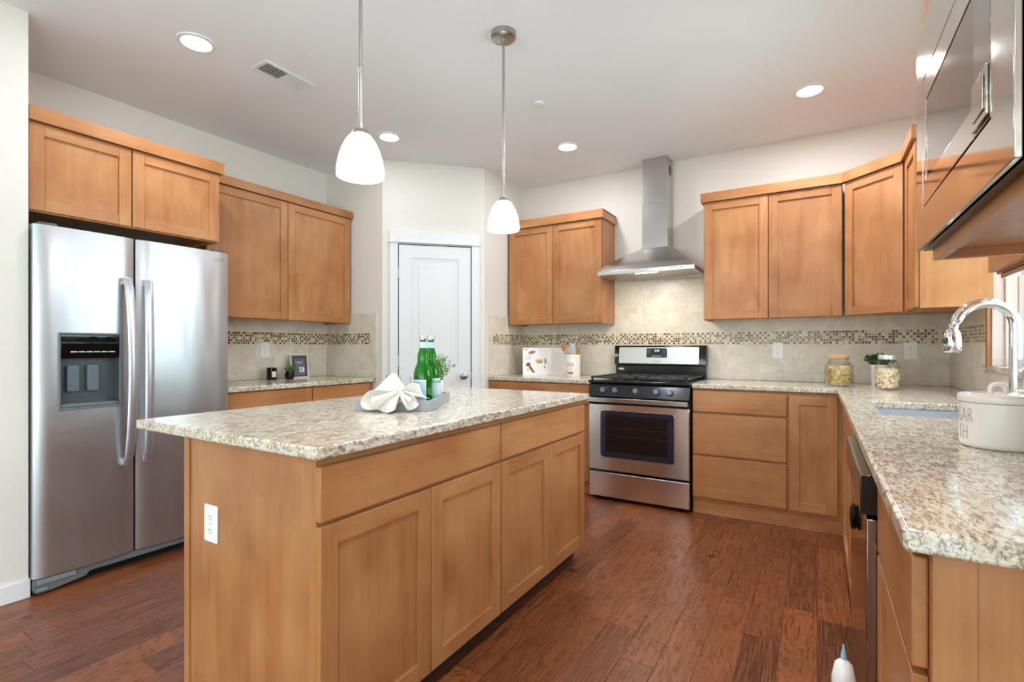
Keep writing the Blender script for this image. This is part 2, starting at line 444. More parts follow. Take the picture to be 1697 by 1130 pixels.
# windows (frames with glass)
def window_unit(name, y0, y1, z0, z1, x, mull):
    e = bpy.data.objects.new(name, None); C.objects.link(e); struct(e)
    bm = B(); f = .045
    ys = [y0, y0+f, (y0+y1)/2-f/2, (y0+y1)/2+f/2, y1-f, y1] if mull else [y0, y0+f, y1-f, y1]
    hol = (1, 3) if mull else (1,)
    cells(bm, ys, [z0, z0+f, z1-f, z1], lambda i, j: not (i in hol and j == 1), x, x+.05, 'x')
    obj('window_frame', bm, M_TRIM, e, bevel=.003)
    obj('glass', bx(x+.022, x+.026, y0+f, y1-f, z0+f, z1-f), M_GLS, e)
    return e
w1 = window_unit('window_1', WY0+.001, WY1-.001, WZ0+.032, WZ1-.001, .918-.0, True)
window_unit('window_2', -3.1, -.7, .08, 2.2, .86, True)
e = bpy.data.objects.new('window_3', None); C.objects.link(e); struct(e)
bm = B(); cells(bm, [-2.75, -2.7, -1.32, -1.27, .1, .15], [.5, .55, 2.35, 2.4], lambda i, j: not (i in (1, 3) and j == 1), YF-.12, YF-.06, 'y')
obj('window_frame', bm, M_TRIM, e); obj('glass', bx(-2.7, .1, YF-.09, YF-.086, .55, 2.35), M_GLS, e)
# wood-lined sink window: casing strip, jamb, granite sill
bm = B()
box(bm, XR-.016, XR, WY1-.004, WY1+.028, WZ0+.03, WZ1+.03); box(bm, XR-.016, XR, WY0-.028, WY0+.004, WZ0+.03, WZ1+.03); box(bm, XR-.016, XR, WY0-.028, WY1+.028, WZ1, WZ1+.03)
struct(obj('trim_1', bm, WV, bevel=.002))
struct(obj('trim_2', bx(XR-.028, XR+.165, WY0-.04, WY1+.035, WZ0+.0005, WZ0+.031), M_GR, bevel=.004))
bm = B(); box(bm, XR+.002, XR+.15, WY1-.012, WY1-.0005, WZ0+.032, WZ1-.002); box(bm, XR+.050, XR+.062, WY1-.02, WY1-.012, WZ0+.032, WZ1-.002); box(bm, XR+.100, XR+.104, WY1-.017, WY1-.012, WZ0+.032, WZ1-.002)
struct(obj('trim_3', bm, paint('window_reveal', (196, 176, 166), .5), bevel=.001))

# ---------------------------------------------------------------- tile backsplash and mosaic band
tt = .012
def splash(name, us, vs, filled, w0, w1, axis, mat=None):
    bm = B(); cells(bm, us, vs, filled, w0, w1, axis); return struct(obj(name, bm, mat or M_TI, bevel=.0015))
Z0 = .9145
splash('trim_4', [XP, -1.553, -.748, XR], [Z0, 1.195, 1.29, 1.40, 1.80], lambda i, j: j != 1 and (j < 3 or i == 1), YB-tt, YB-.0002, 'y')
splash('trim_5', [1.765, YP], [Z0, 1.195, 1.29, 1.40], lambda i, j: j != 1, XL+.0002, XL+tt, 'x')
splash('trim_6', [XL+tt, -3.235, -3.168], [Z0, 1.195, 1.29, 1.46], lambda i, j: not (j == 1 and i == 0), YP-tt, YP-.0002, 'y')
splash('trim_7', [3.712, 3.765, YB-tt], [Z0, 1.195, 1.29, 1.457], lambda i, j: not (j == 1 and i == 1), XP+.0002, XP+tt, 'x')
splash('trim_8', [.95, WY0-.028, WY1+.03, YB-tt], [Z0, WZ0-.0005, 1.195, 1.29, 1.40], lambda i, j: (i == 1 and j == 0) or (i != 1 and (j != 2 or i == 0)), XR-tt, XR-.0002, 'x')
bm = B(); e9 = .0008
box(bm, XP+.011, XR-.002, YB-tt-e9, YB-.001, 1.195, 1.29)
box(bm, XL+.001, XL+tt+e9, 1.765, YP-.002, 1.195, 1.29)
box(bm, XL+.011, -3.235, YP-tt-e9, YP-.001, 1.195, 1.29)
box(bm, XP+.001, XP+tt+e9, 3.765, YB-.002, 1.195, 1.29)
box(bm, XR-tt-e9, XR-.001, WY1+.029, YB-.002, 1.195, 1.29)
struct(obj('trim_9', bm, M_MO))

# ---------------------------------------------------------------- pantry door on the diagonal wall
e = bpy.data.objects.new('door_1', None); C.objects.link(e); struct(e)
e.location = (-3.106, YP, 0); e.rotation_euler = (0, 0, PI/4)
# along the wall: local x from 0 to .866
L0, L1 = .134, .742      # door leaf
bm = B()
cells(bm, [L0, L0+.108, L1-.108, L1], [.01, .20, .80, 1.005, 1.925, 2.034], lambda i, j: not (i == 1 and j in (1, 3)), -.014, -.001, 'y')
for z0, z1 in ((.20, .80), (1.005, 1.925)):
    a, b = L0+.108, L1-.108
    box(bm, a, b, -.005, -.001, z0, z1)
    for k, (ins, y) in enumerate(((.0, -.010), (.012, -.007))):
        pass
    cells(bm, [a, a+.02, b-.02, b], [z0, z0+.02, z1-.02, z1], lambda i, j: not (i == 1 and j == 1), -.0085, -.004, 'y')
    box(bm, a+.055, b-.055, -.0105, -.004, z0+.055, z1-.055)
obj('door_leaf', bm, M_TRIM, e, bevel=.003, seg=2)
bm = B(); box(bm, L0-.075, L0-.008, -.020, -.001, 0, 2.052); box(bm, L1+.008, L1+.075, -.020, -.001, 0, 2.052)
obj('casing', bm, M_TRIM, e, bevel=.002)
bm = B(); box(bm, L0-.077, L1+.077, -.022, -.001, 2.058, 2.150); box(bm, L0-.088, L1+.088, -.032, -.001, 2.050, 2.060)
obj('head_casing', bm, M_TRIM, e, bevel=.002)
obj('door_gap', bx(L0-.008, L1+.008, -.004, -.0005, 0, 2.042), M_GAP, e)
for z in (1.80, 1.055, .25):
    bm = B(); tube(bm, [(L0-.004, -.018, z-.045), (L0-.004, -.018, z+.045)], .005, 10); box(bm, L0-.012, L0+.002, -.016, -.012, z-.044, z+.044)
    obj('hinge', bm, M_NI, e)
bm = B(); MM = T((L1-.062, -.014, .925)) @ Matrix.Rotation(PI/2, 4, 'X')
lathe(bm, [(.032, 0), (.032, .006), (.012, .010), (.011, .028), (.022, .034), (.028, .046), (.027, .056), (.018, .064), (.004, .066)], 28, M=MM)
obj('knob', bm, M_NI, e)
obj('latch_plate', bx(L1-.001, L1+.005, -.0155, -.010, .89, .96), M_NI, e)
struct(obj('baseboard_pantry', bx(0, .055, -.014, -.0002, 0, .085), M_TRIM)); bpy.data.objects['baseboard_pantry'].matrix_world = T((-3.106, YP, 0)) @ RZ(PI/4)

# ---------------------------------------------------------------- cabinets
TH = .02
def shaker(name, parent, x0, x1, z0, z1, y=0.0, st=.057):
    """recessed-panel door; front face at local y, opening outward to -y"""
    bm = B(); yb = y+TH; g = .0004
    box(bm, x0, x0+st, y, yb, z0, z1, 0); box(bm, x1-st, x1, y, yb, z0, z1, 0)
    box(bm, x0+st+g, x1-st-g, y, yb, z0, z0+st, 1); box(bm, x0+st+g, x1-st-g, y, yb, z1-st, z1, 1)
    box(bm, x0+st-.004, x1-st+.004, y+.0105, y+.016, z0+st-.004, z1-st+.004, 0)
    return obj(name, bm, [WV, WH], parent, bevel=.0016, seg=2)
def drawer(parent, x0, x1, z0, z1, y=0.0, name='drawer_front'):
    return obj(name, bx(x0, x1, y, y+TH, z0, z1), WH, parent, bevel=.003)
def crown(parent, x0, x1, depth, z0=2.262, z1=2.330, y=0.0, L=True, R=True):
    bm = B(); o = .018
    xa = x0-(o if L else 0); xb = x1+(o if R else 0)
    box(bm, xa, xb, y-o, y+.012, z0, z1)
    if L: box(bm, xa, xa+.03, y+.012, depth, z0, z1)
    if R: box(bm, xb-.03, xb, y+.012, depth, z0, z1)
    box(bm, xa, xb, y+.012, depth, z1-.012, z1-.001)
    return obj('crown_moulding', bm, WH, parent, bevel=.0015)
def carcass(parent, x0, x1, depth, z0, z1, y=TH):
    """box with a face frame; recessed underside"""
    bm = B(); t = .018
    box(bm, x0, x0+t, y+.019, depth, z0, z1, 0); box(bm, x1-t, x1, y+.019, depth, z0, z1, 0)
    box(bm, x0+t, x1-t, y+.019, depth, z0+.018, z0+.03, 0); box(bm, x0+t, x1-t, y+.019, depth, z1-.02, z1, 0)
    box(bm, x0+t, x1-t, depth-.008, depth, z0+.03, z1-.02, 0)
    cells(bm, [x0, x0+.035, x1-.035, x1], [z0, z0+.035, z1-.035, z1], lambda i, j: not (i == 1 and j == 1), y+.0005, y+.0185, 'y')
    box(bm, x0+.03, x1-.03, y+.0187, y+.0189, z0+.03, z1-.03, 0)
    return obj('cabinet_body', bm, WV, parent, bevel=.001)
def upper(name, label, loc, rz, w, doors, z0, z1, depth, cz=(2.262, 2.330), cr=(True, True), group=None, doortop=None):
    t = thing(name, label, 'cabinet', loc, rz, group)
    carcass(t, 0, w, depth, z0, z1)
    for a, b in doors: shaker('door', t, a, b, z0+.006, doortop or cz[0]-.004)
    crown(t, 0, w, depth, cz[0], cz[1], 0, *cr)
    return t
BZ = 1.375
# left wall (facing +x): local x = world y
upper('wall_cabinet', 'maple wall cabinet with two short doors above the refrigerator', (-3.20, .846, 0), PI/2, .896, [(.004, .422), (.428, .892)], 1.822, 2.27, .600, (2.252, 2.322), (False, True))
upper('wall_cabinet', 'maple two-door wall cabinet above the left counter, right of the refrigerator', (-3.470, 1.80, 0), PI/2, 1.205, [(.004, .602), (.607, 1.201)], BZ, 2.29, .324, (2.285, 2.345), (False, True))
# back wall
upper('wall_cabinet', 'maple two-door wall cabinet left of the range hood', (-2.468, 4.008, 0), 0, .915, [(.005, .452), (.457, .910)], BZ, 2.27, .316, (2.262, 2.335))
upper('wall_cabinet', 'maple two-door wall cabinet right of the range hood', (-.738, 4.008, 0), 0, .882, [(.005, .436), (.441, .877)], BZ, 2.27, .316, (2.262, 2.330), (True, False))
# diagonal corner cabinet
t = thing('corner_wall_cabinet', 'single-door diagonal maple wall cabinet in the back right corner', 'cabinet', (.146, 4.008, 0), -PI/4)
dw = .412
bm = B(); prism(bm, [(0, TH+.001), (dw, TH+.001), (dw+.205, .24), (dw/2, .64), (-.205, .24)], BZ+.018, 2.27)
cells(bm, [.0, .03, dw-.03, dw], [BZ, BZ+.035, 2.235, 2.27], lambda i, j: not (i == 1 and j == 1), TH, TH+.018, 'y')
obj('cabinet_body', bm, WV, t); shaker('door', t, .012, dw-.012, BZ+.006, 2.258)
bm = B(); prism(bm, [(-.01, -.018), (dw+.01, -.018), (dw+.012, .012), (-.012, .012)], 2.262, 2.330)
prism(bm, [(-.01, .012), (dw+.01, .012), (dw+.205, .24), (dw/2, .64), (-.205, .24)], 2.318, 2.329); obj('crown_moulding', bm, WH, t, bevel=.001)
# right wall: local x = -world y
upper('wall_cabinet', 'narrow maple wall cabinet between the corner cabinet and the sink window', (.436, 3.712, 0), -PI/2, .372, [(.006, .366)], BZ, 2.27, .304, cr=(False, True))
upper('wall_cabinet', 'maple wall cabinet just beyond the microwave, on the near side of the sink window', (.436, 2.03, 0), -PI/2, .368, [(.006, .362)], 1.385, 2.27, .304, cr=(True, False))
lb_ = [o for o in bpy.data.objects if o.name.startswith('wall_cabinet') and o.parent is None][-1]
obj('light_bar', bx(.03, .366, .022, .052, 1.370, 1.3845), steel('light_bar_steel', 1, (170, 176, 190), .15), lb_, bevel=.003)
# microwave cabinet
MX, MY0, MY1 = .232, .885, 1.658
t = thing('microwave_cabinet', 'deep maple wall cabinet holding the built-in microwave at top right', 'cabinet', (MX, MY1, 0), -PI/2)
w = MY1-MY0
bm = B(); D = XR-MX-.0015
box(bm, 0, .018, .04, D, 1.39, 2.33); box(bm, w-.018, w, .04, D, 1.39, 2.33)
box(bm, .018, w-.018, .04, D, 1.412, 1.428); box(bm, .018, w-.018, .04, D, 1.955, 1.97); box(bm, .018, w-.018, .04, D, 2.31, 2.33); box(bm, .018, w-.018, D-.01, D, 1.428, 1.955)
obj('cabinet_body', bm, WD, t, bevel=.001)
bm = B(); cells(bm, [0, .04, w-.04, w], [1.39, 1.43, 1.945, 1.985, 2.29, 2.33], lambda i, j: not (i == 1 and j in (1, 3)), .0205, .0395, 'y')
box(bm, .04, w-.04, .0385, .0392, 1.985, 2.29)
obj('face_frame', bm, WH, t, bevel=.001)
shaker('door', t, .004, w/2-.002, 1.968, 2.28, 0); shaker('door', t, w/2+.002, w-.004, 1.968, 2.28, 0)
crown(t, 0, w, D, 2.285, 2.345)
# microwave
t = thing('microwave', 'built-in stainless steel microwave with mirror-like trim at top right', 'microwave', (.220, 1.662, 0), -PI/2)
obj('oven_body', bx(.045, .715, .040, .50, 1.4285, 1.90), M_DK, t)
bm = B(); cells(bm, [0, .088, .654, .757], [1.416, 1.508, 1.820, 1.950], lambda i, j: not (i == 1 and j == 1), 0, .009, 'y')
obj('trim_frame', bm, M_SSM, t, bevel=.0015)
obj('trim_edge', bx(.001, .756, .0135, .0315, 1.4165, 1.949), M_BLK, t)
obj('seam', bx(.086, .656, .0092, .0132, 1.506, 1.822), M_GAP, t)
bm = B(); cells(bm, [.092, .130, .553], [1.512, 1.566, 1.757, 1.816], lambda i, j: not (i == 1 and j == 1), .000, .009, 'y')
dr = obj('oven_door', bm, M_SSM, t, bevel=.001)
obj('door_glass', bx(.131, .5525, .0015, .008, 1.567, 1.756), plain('mirror_glass', (120, 112, 108), .03, 1), dr)
cp = obj('control_panel', bx(.556, .650, .0, .009, 1.512, 1.816), plain('mirror_panel', (150, 144, 140), .05, 1), t, bevel=.001)
bm = B(); prism(bm, rrect(.560, .646, 1.518, 1.596, .003, 2), -.0035, 0, 'y'); prism(bm, rrect(.572, .634, 1.530, 1.586, .003, 2), -.0055, -.0035, 'y')
obj('open_button', bm, M_SSM, t, bevel=.001)

# ---- base cabinets
def base(name, label, loc, rz, w, depth, drawers=(), doors=(), ztop=.880, toe=.035, group=None):
    t = thing(name, label, 'cabinet', loc, rz, group)
    bm = B()
    box(bm, 0, w, TH+.0195, depth, .10, ztop, 0)
    cells(bm, [0, .03, w-.03, w], [.098, .125, ztop-.02, ztop], lambda i, j: True, TH+.0005, TH+.019, 'y')
    obj('cabinet_body', bm, WV, t, bevel=.001)
    obj('toe_board', bx(0, w, TH+toe, TH+toe+.016, 0, .099), WH, t)
    for a in drawers: drawer(t, *a)
    for a in doors: shaker('door', t, *a)
    return t
DT, DB = .858, .715
base('base_cabinet', 'maple base cabinet under the left counter, next to the refrigerator', (-3.20, 1.775, 0), PI/2, 1.2505, .600,
     [(.01, .640, .722, .872), (.650, 1.20, .722, .872)], [(.01, .322, .115, .712), (.327, .640, .115, .712), (.650, 1.20, .115, .712)])
base('base_cabinet', 'maple base cabinet left of the range, mostly behind the island', (-2.491, 3.698, 0), 0, .966, .625,
     [(.03, .955, .722, .872)], [(.03, .490, .115, .712), (.495, .955, .115, .712)])
base('drawer_cabinet', 'maple base cabinet with three wide drawers right of the range', (-.757, 3.698, 0), 0, .592, .625,
     [(.003, .586, .720, .866), (.003, .586, .423, .704), (.003, .586, .122, .408)], toe=.012)
base('base_cabinet', 'narrow single-door maple base cabinet in the inner right corner', (-.165, 3.698, 0), 0, .303, .625,
     [], [(.010, .272, .122, .858)], toe=.012)
base('sink_cabinet', 'maple sink base cabinet beyond the dishwasher on the right run', (.118, 3.696, 0), -PI/2, 1.610, .620,
     [(.47, 1.03, DB, DT), (1.036, 1.602, DB, DT)], [(.47, 1.03, .122, DB-.012), (1.036, 1.602, .122, DB-.012)], ztop=.66)
# rails that carry the sink counter
sc = [o for o in bpy.data.objects if o.name.startswith('sink_cabinet')][0]
bm = B(); box(bm, 0, 1.610, .0205, .045, .66, .880); box(bm, 0, .50, .045, .62, .66, .880); box(bm, 1.50, 1.610, .045, .62, .66, .880); box(bm, .5, 1.5, .60, .62, .66, .88)
obj('apron', bm, WH, sc)
base('base_cabinet', 'nearest maple base cabinet at the end of the right run, one drawer over a door', (.118, 1.436, 0), -PI/2, .512, .620,
     [(.006, .500, .700, .862)], [(.006, .500, .122, .690)])
bc = [o for o in bpy.data.objects if o.name.startswith('base_cabinet')][-1]
bm = B(); box(bm, .5125, .5185, .0205, .620, 0, .880); box(bm, .5185, .5245, .0205, .068, 0, .880)
obj('end_panel', bm, WV, bc, bevel=.001)

# ---- dishwasher
t = thing('dishwasher', 'stainless steel dishwasher with black control edge under the right counter', 'dishwasher', (.098, 2.078, 0), -PI/2)
obj('tub', bx(.006, .632, .035, .60, .10, .872), M_DK, t)
bm = B(); box(bm, .004, .634, 0, .034, .115, .765)
obj('door', bm, steel('dark_steel', 2, (150, 138, 128), .10), t, bevel=.003)
bm = B(); prism(bm, [(-.012, .775), (.034, .775), (.034, .868), (-.002, .868), (-.012, .86)], .004, .634, 'x')
obj('control_panel', bm, [steel('dark_panel_steel', 0, (120, 108, 100), .15)], t, bevel=.002)
obj('panel_end', bx(.6345, .6375, -.010, .034, .776, .866), M_BLK, t)
obj('kick_plate', bx(.006, .632, .05, .06, 0, .10), M_BLK, t)
t = thing('black_knob', 'black oval knob fixed on the dishwasher door', 'knob', (.098, 1.80, .668), -PI/2)
bm = B(); lathe(bm, [(.001, .0005), (.017, .0005), (.020, .004), (.021, .009), (.018, .014), (.006, .017)], 24, M=Matrix.Rotation(PI/2, 4, 'X'))
for v in bm.verts: v.co.z *= 1.9
obj('grip', bm, M_BLK, t)

# ---------------------------------------------------------------- countertops
def slab(name, label, us, vs, filled, z0=.881, z1=.914):
    bm = B(); cells(bm, us, vs, filled, z0, z1); o = obj(name, bm, M_GR, bevel=.006, seg=3); return tag(o, label, 'countertop')
slab('island_countertop', 'speckled cream granite slab on the kitchen island', [-2.055, -1.079], [.827, 2.602], full)
slab('countertop', 'granite counter on the left wall beside the refrigerator', [XL+.0125, -3.1845], [1.766, YP-.0125], full)
slab('countertop', 'short granite counter left of the range', [XP+.0125, -1.524], [3.689, YB-.0125], full)
slab('countertop', 'L-shaped granite counter with the sink, running from the range to the near right', [-.758, .103, .212, .562, XR-.0125], [.889, 2.362, 2.944, 3.689, YB-.0125],
     lambda i, j: (i > 0 or j == 3) and not (i == 2 and j == 1))

# ---- sink and faucet
t = thing('sink', 'undermount stainless steel sink in the right counter', 'sink', (.387, 2.653, 0))
bm = B(); cells(bm, [-.190, -.183, .183, .190], [-.305, -.298, .298, .305], lambda i, j: not (i == 1 and j == 1), .69, .8805); box(bm, -.190, .190, -.305, .305, .683, .69)
obj('basin', bm, steel('sink_steel', 1, (206, 210, 218), .38, metal=.6), t)
bm = B(); lathe(bm, [(.045, .6905), (.045, .693), (.03, .6935), (.028, .691)], 24); obj('drain', bm, M_CH, t)
t = thing('faucet', 'chrome gooseneck pull-down faucet behind the sink', 'faucet', (.622, 2.54, .914), 0)
bm = B(); lathe(bm, [(.038, 0.0005), (.038, .008), (.033, .014), (.030, .045), (.024, .064), (.021, .078), (.0245, .082), (.0245, .096), (.0205, .100)], 28); obj('base', bm, M_CH, t)
R_ = .086; H0 = .334; pts = [(0, 0, .098), (0, 0, .20), (0, 0, .30)]
for k in range(0, 16):
    a = PI*k/16.5; pts.append((-R_*(1-math.cos(a)), -.010*(1-math.cos(a)), H0+R_*math.sin(a)))
bm = B(); tube(bm, pts, .0178, 20); obj('spout', bm, M_CH, t)
pe = Vector(pts[-1]); pd = (Vector(pts[-1])-Vector(pts[-2])).normalized()
MM = T(pe) @ Vector((0, 0, 1)).rotation_difference(pd).to_matrix().to_4x4()
bm = B(); lathe(bm, [(.0185, -.002), (.0150, .010), (.0135, .016), (.0155, .026), (.0150, .034)], 24, M=MM)
p2 = pe+pd*.034; MV = T(p2) @ Matrix.Rotation(PI, 4, 'X')
lathe(bm, [(.0155, 0), (.020, .008), (.0255, .020), (.0275, .055), (.028, .082), (.024, .090), (.020, .092)], 28, M=MV)
hd = obj('spray_head', bm, M_CH, t)
bm = B(); lathe(bm, [(.013, -.004), (.014, .002), (.008, .006)], 18, M=T(p2+Vector((-.022, -.014, -.046))) @ Matrix.Rotation(-.55, 4, 'Z') @ Matrix.Rotation(-PI/2, 4, 'Y'))
obj('button', bm, M_DK, hd)
bm = B(); tube(bm, [(.02, -.018, .05), (.035, -.045, .055), (.04, -.09, .075)], [.010, .008, .006], 12); obj('handle', bm, M_CH, t)

# ---------------------------------------------------------------- island
t = thing('island_cabinet', 'maple kitchen island cabinet with two drawers and four doors', 'island', (-1.098, .862, 0), PI/2)
w = 1.722; D = .688
bm = B(); box(bm, .004, w-.004, .045, D-.004, .098, .8805); box(bm, .004, w-.004, .085, D-.004, 0, .098)
obj('cabinet_body', bm, WV, t)
bm = B(); cells(bm, [0, .03, .86, .89, w-.03, w], [.085, .105, .70, .715, .862, .8805], full, TH+.001, .0445, 'y'); obj('face_frame', bm, WH, t)
bm = B(); box(bm, 0, .0035, .045, D, 0, .8805); box(bm, -.006, 0, .0215, .045, 0, .8805); box(bm, -.006, 0, D-.03, D, 0, .8805)
obj('end_panel', bm, WV, t, bevel=.0012)
bm = B(); box(bm, 0, w, D+.0005, D+.006, 0, .8805); obj('back_panel', bm, WV, t)
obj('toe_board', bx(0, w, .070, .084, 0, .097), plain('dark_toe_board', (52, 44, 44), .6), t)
for a, b in ((-.008, .857), (.865, w-.006)): drawer(t, a, b, .712, .857)
for a, b in ((-.008, .4275), (.4315, .857), (.865, 1.292), (1.296, w-.006)): shaker('door', t, a, b, .088, .700)

# ---- outlets
def outlet(label, loc, rz, w=.072, h=.116):
    t = thing('outlet', label, 'outlet', loc, rz, None)
    bm = B(); prism(bm, rrect(-w/2, w/2, -h/2, h/2, .003, 2), -.006, -.0003, 'y'); obj('cover_plate', bm, M_WHT, t, bevel=.0015)
    for z in (.021, -.021):
        bm = B(); prism(bm, ell(0, z, .0165, .0145, 18), -.0078, -.006, 'y'); s_ = obj('socket', bm, M_WHT, t)
        bm = B(); box(bm, -.007, -.0055, -.0082, -.0076, z-.002, z+.006); box(bm, .0055, .007, -.0082, -.0076, z-.002, z+.006); prism(bm, ell(0, z-.008, .0022, .0022, 8), -.0082, -.0076, 'y')
        obj('slots', bm, M_DK, s_)
    bm = B(); prism(bm, ell(0, 0, .0025, .0025, 10), -.0070, -.006, 'y'); obj('screw', bm, M_NI, t)
outlet('white duplex outlet on the end panel of the island', (-1.626, .8625-.004+.0035, .616), 0)
outlet('white duplex outlet on the left wall tiles above the candle', (XL+tt, 2.42, 1.150), PI/2)
outlet('white duplex outlet on the back tiles, right of the range', (-.258, YB-tt, 1.148), 0)
outlet('white duplex outlet on the back tiles, right of the glass jars', (.540, YB-tt, 1.146), 0)

# ---------------------------------------------------------------- refrigerator
t = thing('refrigerator', 'stainless steel side-by-side refrigerator with water dispenser', 'refrigerator', (-3.107, .843, 0), PI/2)
bm = B(); box(bm, .006, .900, .075, .690, .03, 1.735)
obj('cabinet_body', bm, plain('fridge_side_grey', (58, 56, 56), .45), t, bevel=.004)
def fdoor(u0, u1, z0, z1, hole=None):
    bm = B(); n = 14
    us = sorted(set([u0+(u1-u0)*k/n for k in range(n+1)] + ([hole[0], hole[1]] if hole else []))); zs = sorted(set([z0, z1] + ([hole[2], hole[3]] if hole else [])))
    mid = (u0+u1)/2; hw = (u1-u0)/2
    def fy(u):
        s = abs((u-mid)/hw); return .010*s**2 + (.010*max(0, (s-.93)/.07)**2)
    V = {}
    for i, u in enumerate(us):
        for j, z in enumerate(zs): V[i, j, 0] = bm.verts.new((u, fy(u), z)); V[i, j, 1] = bm.verts.new((u, .070, z))
    def F(i, j):
        if not (0 <= i < len(us)-1 and 0 <= j < len(zs)-1): return False
        if hole and us[i] >= hole[0]-1e-6 and us[i+1] <= hole[1]+1e-6 and zs[j] >= hole[2]-1e-6 and zs[j+1] <= hole[3]+1e-6: return False
        return True
    for i in range(len(us)-1):
        for j in range(len(zs)-1):
            if not F(i, j): continue
            f = bm.faces.new([V[i, j, 0], V[i+1, j, 0], V[i+1, j+1, 0], V[i, j+1, 0]]); f.smooth = True
            bm.faces.new([V[i, j, 1], V[i+1, j, 1], V[i+1, j+1, 1], V[i, j+1, 1]])
            for di, dj, a, b in ((-1, 0, (i, j), (i, j+1)), (1, 0, (i+1, j), (i+1, j+1)), (0, -1, (i, j), (i+1, j)), (0, 1, (i, j+1), (i+1, j+1))):
                if not F(i+di, j+dj): bm.faces.new([V[(*a, 0)], V[(*b, 0)], V[(*b, 1)], V[(*a, 1)]])
    return bm
SY = .404
HL = (.088, .342, .866, 1.240)
d1 = obj('freezer_door', fdoor(0, SY, .084, 1.748, HL), M_SSF, t)
d2 = obj('fresh_food_door', fdoor(SY+.010, .908, .084, 1.748), M_SSF, t)
obj('gasket', bx(.008, .900, .0702, .0748, .09, 1.742), M_GAP, t)
obj('centre_gap', bx(SY+.001, SY+.009, .028, .069, .09, 1.745), M_GAP, t)
def handle(parent, u, side):
    bm = B(); n = 20; z0, z1 = .556, 1.532
    a = []; W_ = .021
    for k in range(n+1):
        s = k/n; z = z0+(z1-z0)*s; bow = math.sin(PI*s)**.55
        y = -.022-.045*bow; uo = u + side*.010*(1-bow)
        a.append([bm.verts.new((uo-W_, y+.006, z)), bm.verts.new((uo-W_*.6, y, z)), bm.verts.new((uo+W_*.6, y, z)), bm.verts.new((uo+W_, y+.006, z)), bm.verts.new((uo+W_*.6, y+.014, z)), bm.verts.new((uo-W_*.6, y+.014, z))])
    for p, q in zip(a, a[1:]):
        for i in range(6): bm.faces.new([p[i], p[(i+1) % 6], q[(i+1) % 6], q[i]]).smooth = True
    bm.faces.new(a[0]); bm.faces.new(a[-1])
    for z in (z0+.015, z1-.015): box(bm, u-.013+side*.009, u+.013+side*.009, -.022, .016, z-.018, z+.018)
    obj('handle', bm, steel('handle_steel', 2, (196, 198, 206), .33, metal=.85), parent)
handle(d1, SY-.032, -1); handle(d2, SY+.045, 1)
# dispenser
bm = B(); x0, x1, z0, z1 = HL
cells(bm, [x0-.002, x0+.008, x1-.008, x1+.002], [z0-.002, z0+.008, z1-.008, z1+.002], lambda i, j: not (i == 1 and j == 1), -.003, .012, 'y')
dp = obj('dispenser', bm, M_GY, d1, bevel=.003)
bm = B(); box(bm, x0+.001, x1-.001, .064, .068, z0+.001, z1-.001)
box(bm, x0+.001, x0+.008, .010, .064, z0+.008, z1-.008); box(bm, x1-.008, x1-.001, .010, .064, z0+.008, z1-.008); box(bm, x0+.008, x1-.008, .010, .064, z1-.12, z1-.008)
obj('recess', bm, M_GYD, d1)
bm = B(); prism(bm, [(.0, z1-.009), (.0, z1-.112), (.010, z1-.125), (.04, z1-.125), (.04, z1-.009)], x0+.0085, x1-.0085, 'x'); obj('display_panel', bm, M_GLK, d1, bevel=.002)
bm = B()
for k in range(6): box(bm, x0+.045+k*.031, x0+.071+k*.031, -.0008, .0002, z1-.095, z1-.090)
obj('display_marks', bm, plain('pale_print', (200, 214, 210), .5), d1)
bm = B(); box(bm, x0+.0085, x1-.0085, .004, .062, z0+.009, z0+.026); obj('drip_tray', bm, M_GY, d1, bevel=.003)
for k in (0, 1):
    u = x0+.045+k*.080; bm = B(); prism(bm, rrect(u, u+.048, z0+.085, z0+.215, .006, 3), .040, .056, 'y'); obj('paddle', bm, plain('paddle_grey', (96, 106, 118), .3), d1, bevel=.002)
# base grille and hinges
bm = B()
prism(bm, [(.002, .078), (.002, .03), (.012, .012), (.06, .012), (.20, .030), (.215, .048), (.90, .048), (.90, .078)], .018, .060, 'y')
obj('grille', bm, M_GY, t, bevel=.002)
bm = B(); box(bm, .012, .16, .010, .018, .052, .077); box(bm, .012, .05, .004, .016, .024, .036); obj('hinge_bracket', bm, plain('bracket_grey', (128, 134, 136), .35), t, bevel=.002)
obj('kick_recess', bx(.03, .89, .08, .10, 0, .045), M_GAP, t)
obj('hinge_cover', bx(.02, .09, .02, .12, 1.7485, 1.762), M_GYD, t, bevel=.003); obj('hinge_cover', bx(.818, .888, .02, .12, 1.7485, 1.762), M_GYD, t, bevel=.003)
for u in (.07, .84):
    for v in (.12, .62):
        bm = B(); lathe(bm, [(.018, 0), (.018, .03)], 14, c=(u, v, 0)); obj('foot', bm, M_DK, t)
text('brand_lettering', 'Whirlpool', .028, T((.812, .0005+.004, 1.700)), plain('pale_lettering', (150, 150, 154), .3, 1), t)

# ---------------------------------------------------------------- range
RX0, RX1 = -1.519, -.764
t = thing('range', 'freestanding stainless and black gas range', 'range', (RX0, 3.648, 0), 0)
w = RX1-RX0
bm = B(); box(bm, .002, w-.002, .045, .672, .025, .898)
obj('oven_body', bm, M_BLK, t, bevel=.002)
# drawer
bm = B(); box(bm, .003, w-.003, .004, .042, .030, .216); obj('storage_drawer', bm, M_SSR, t, bevel=.004)
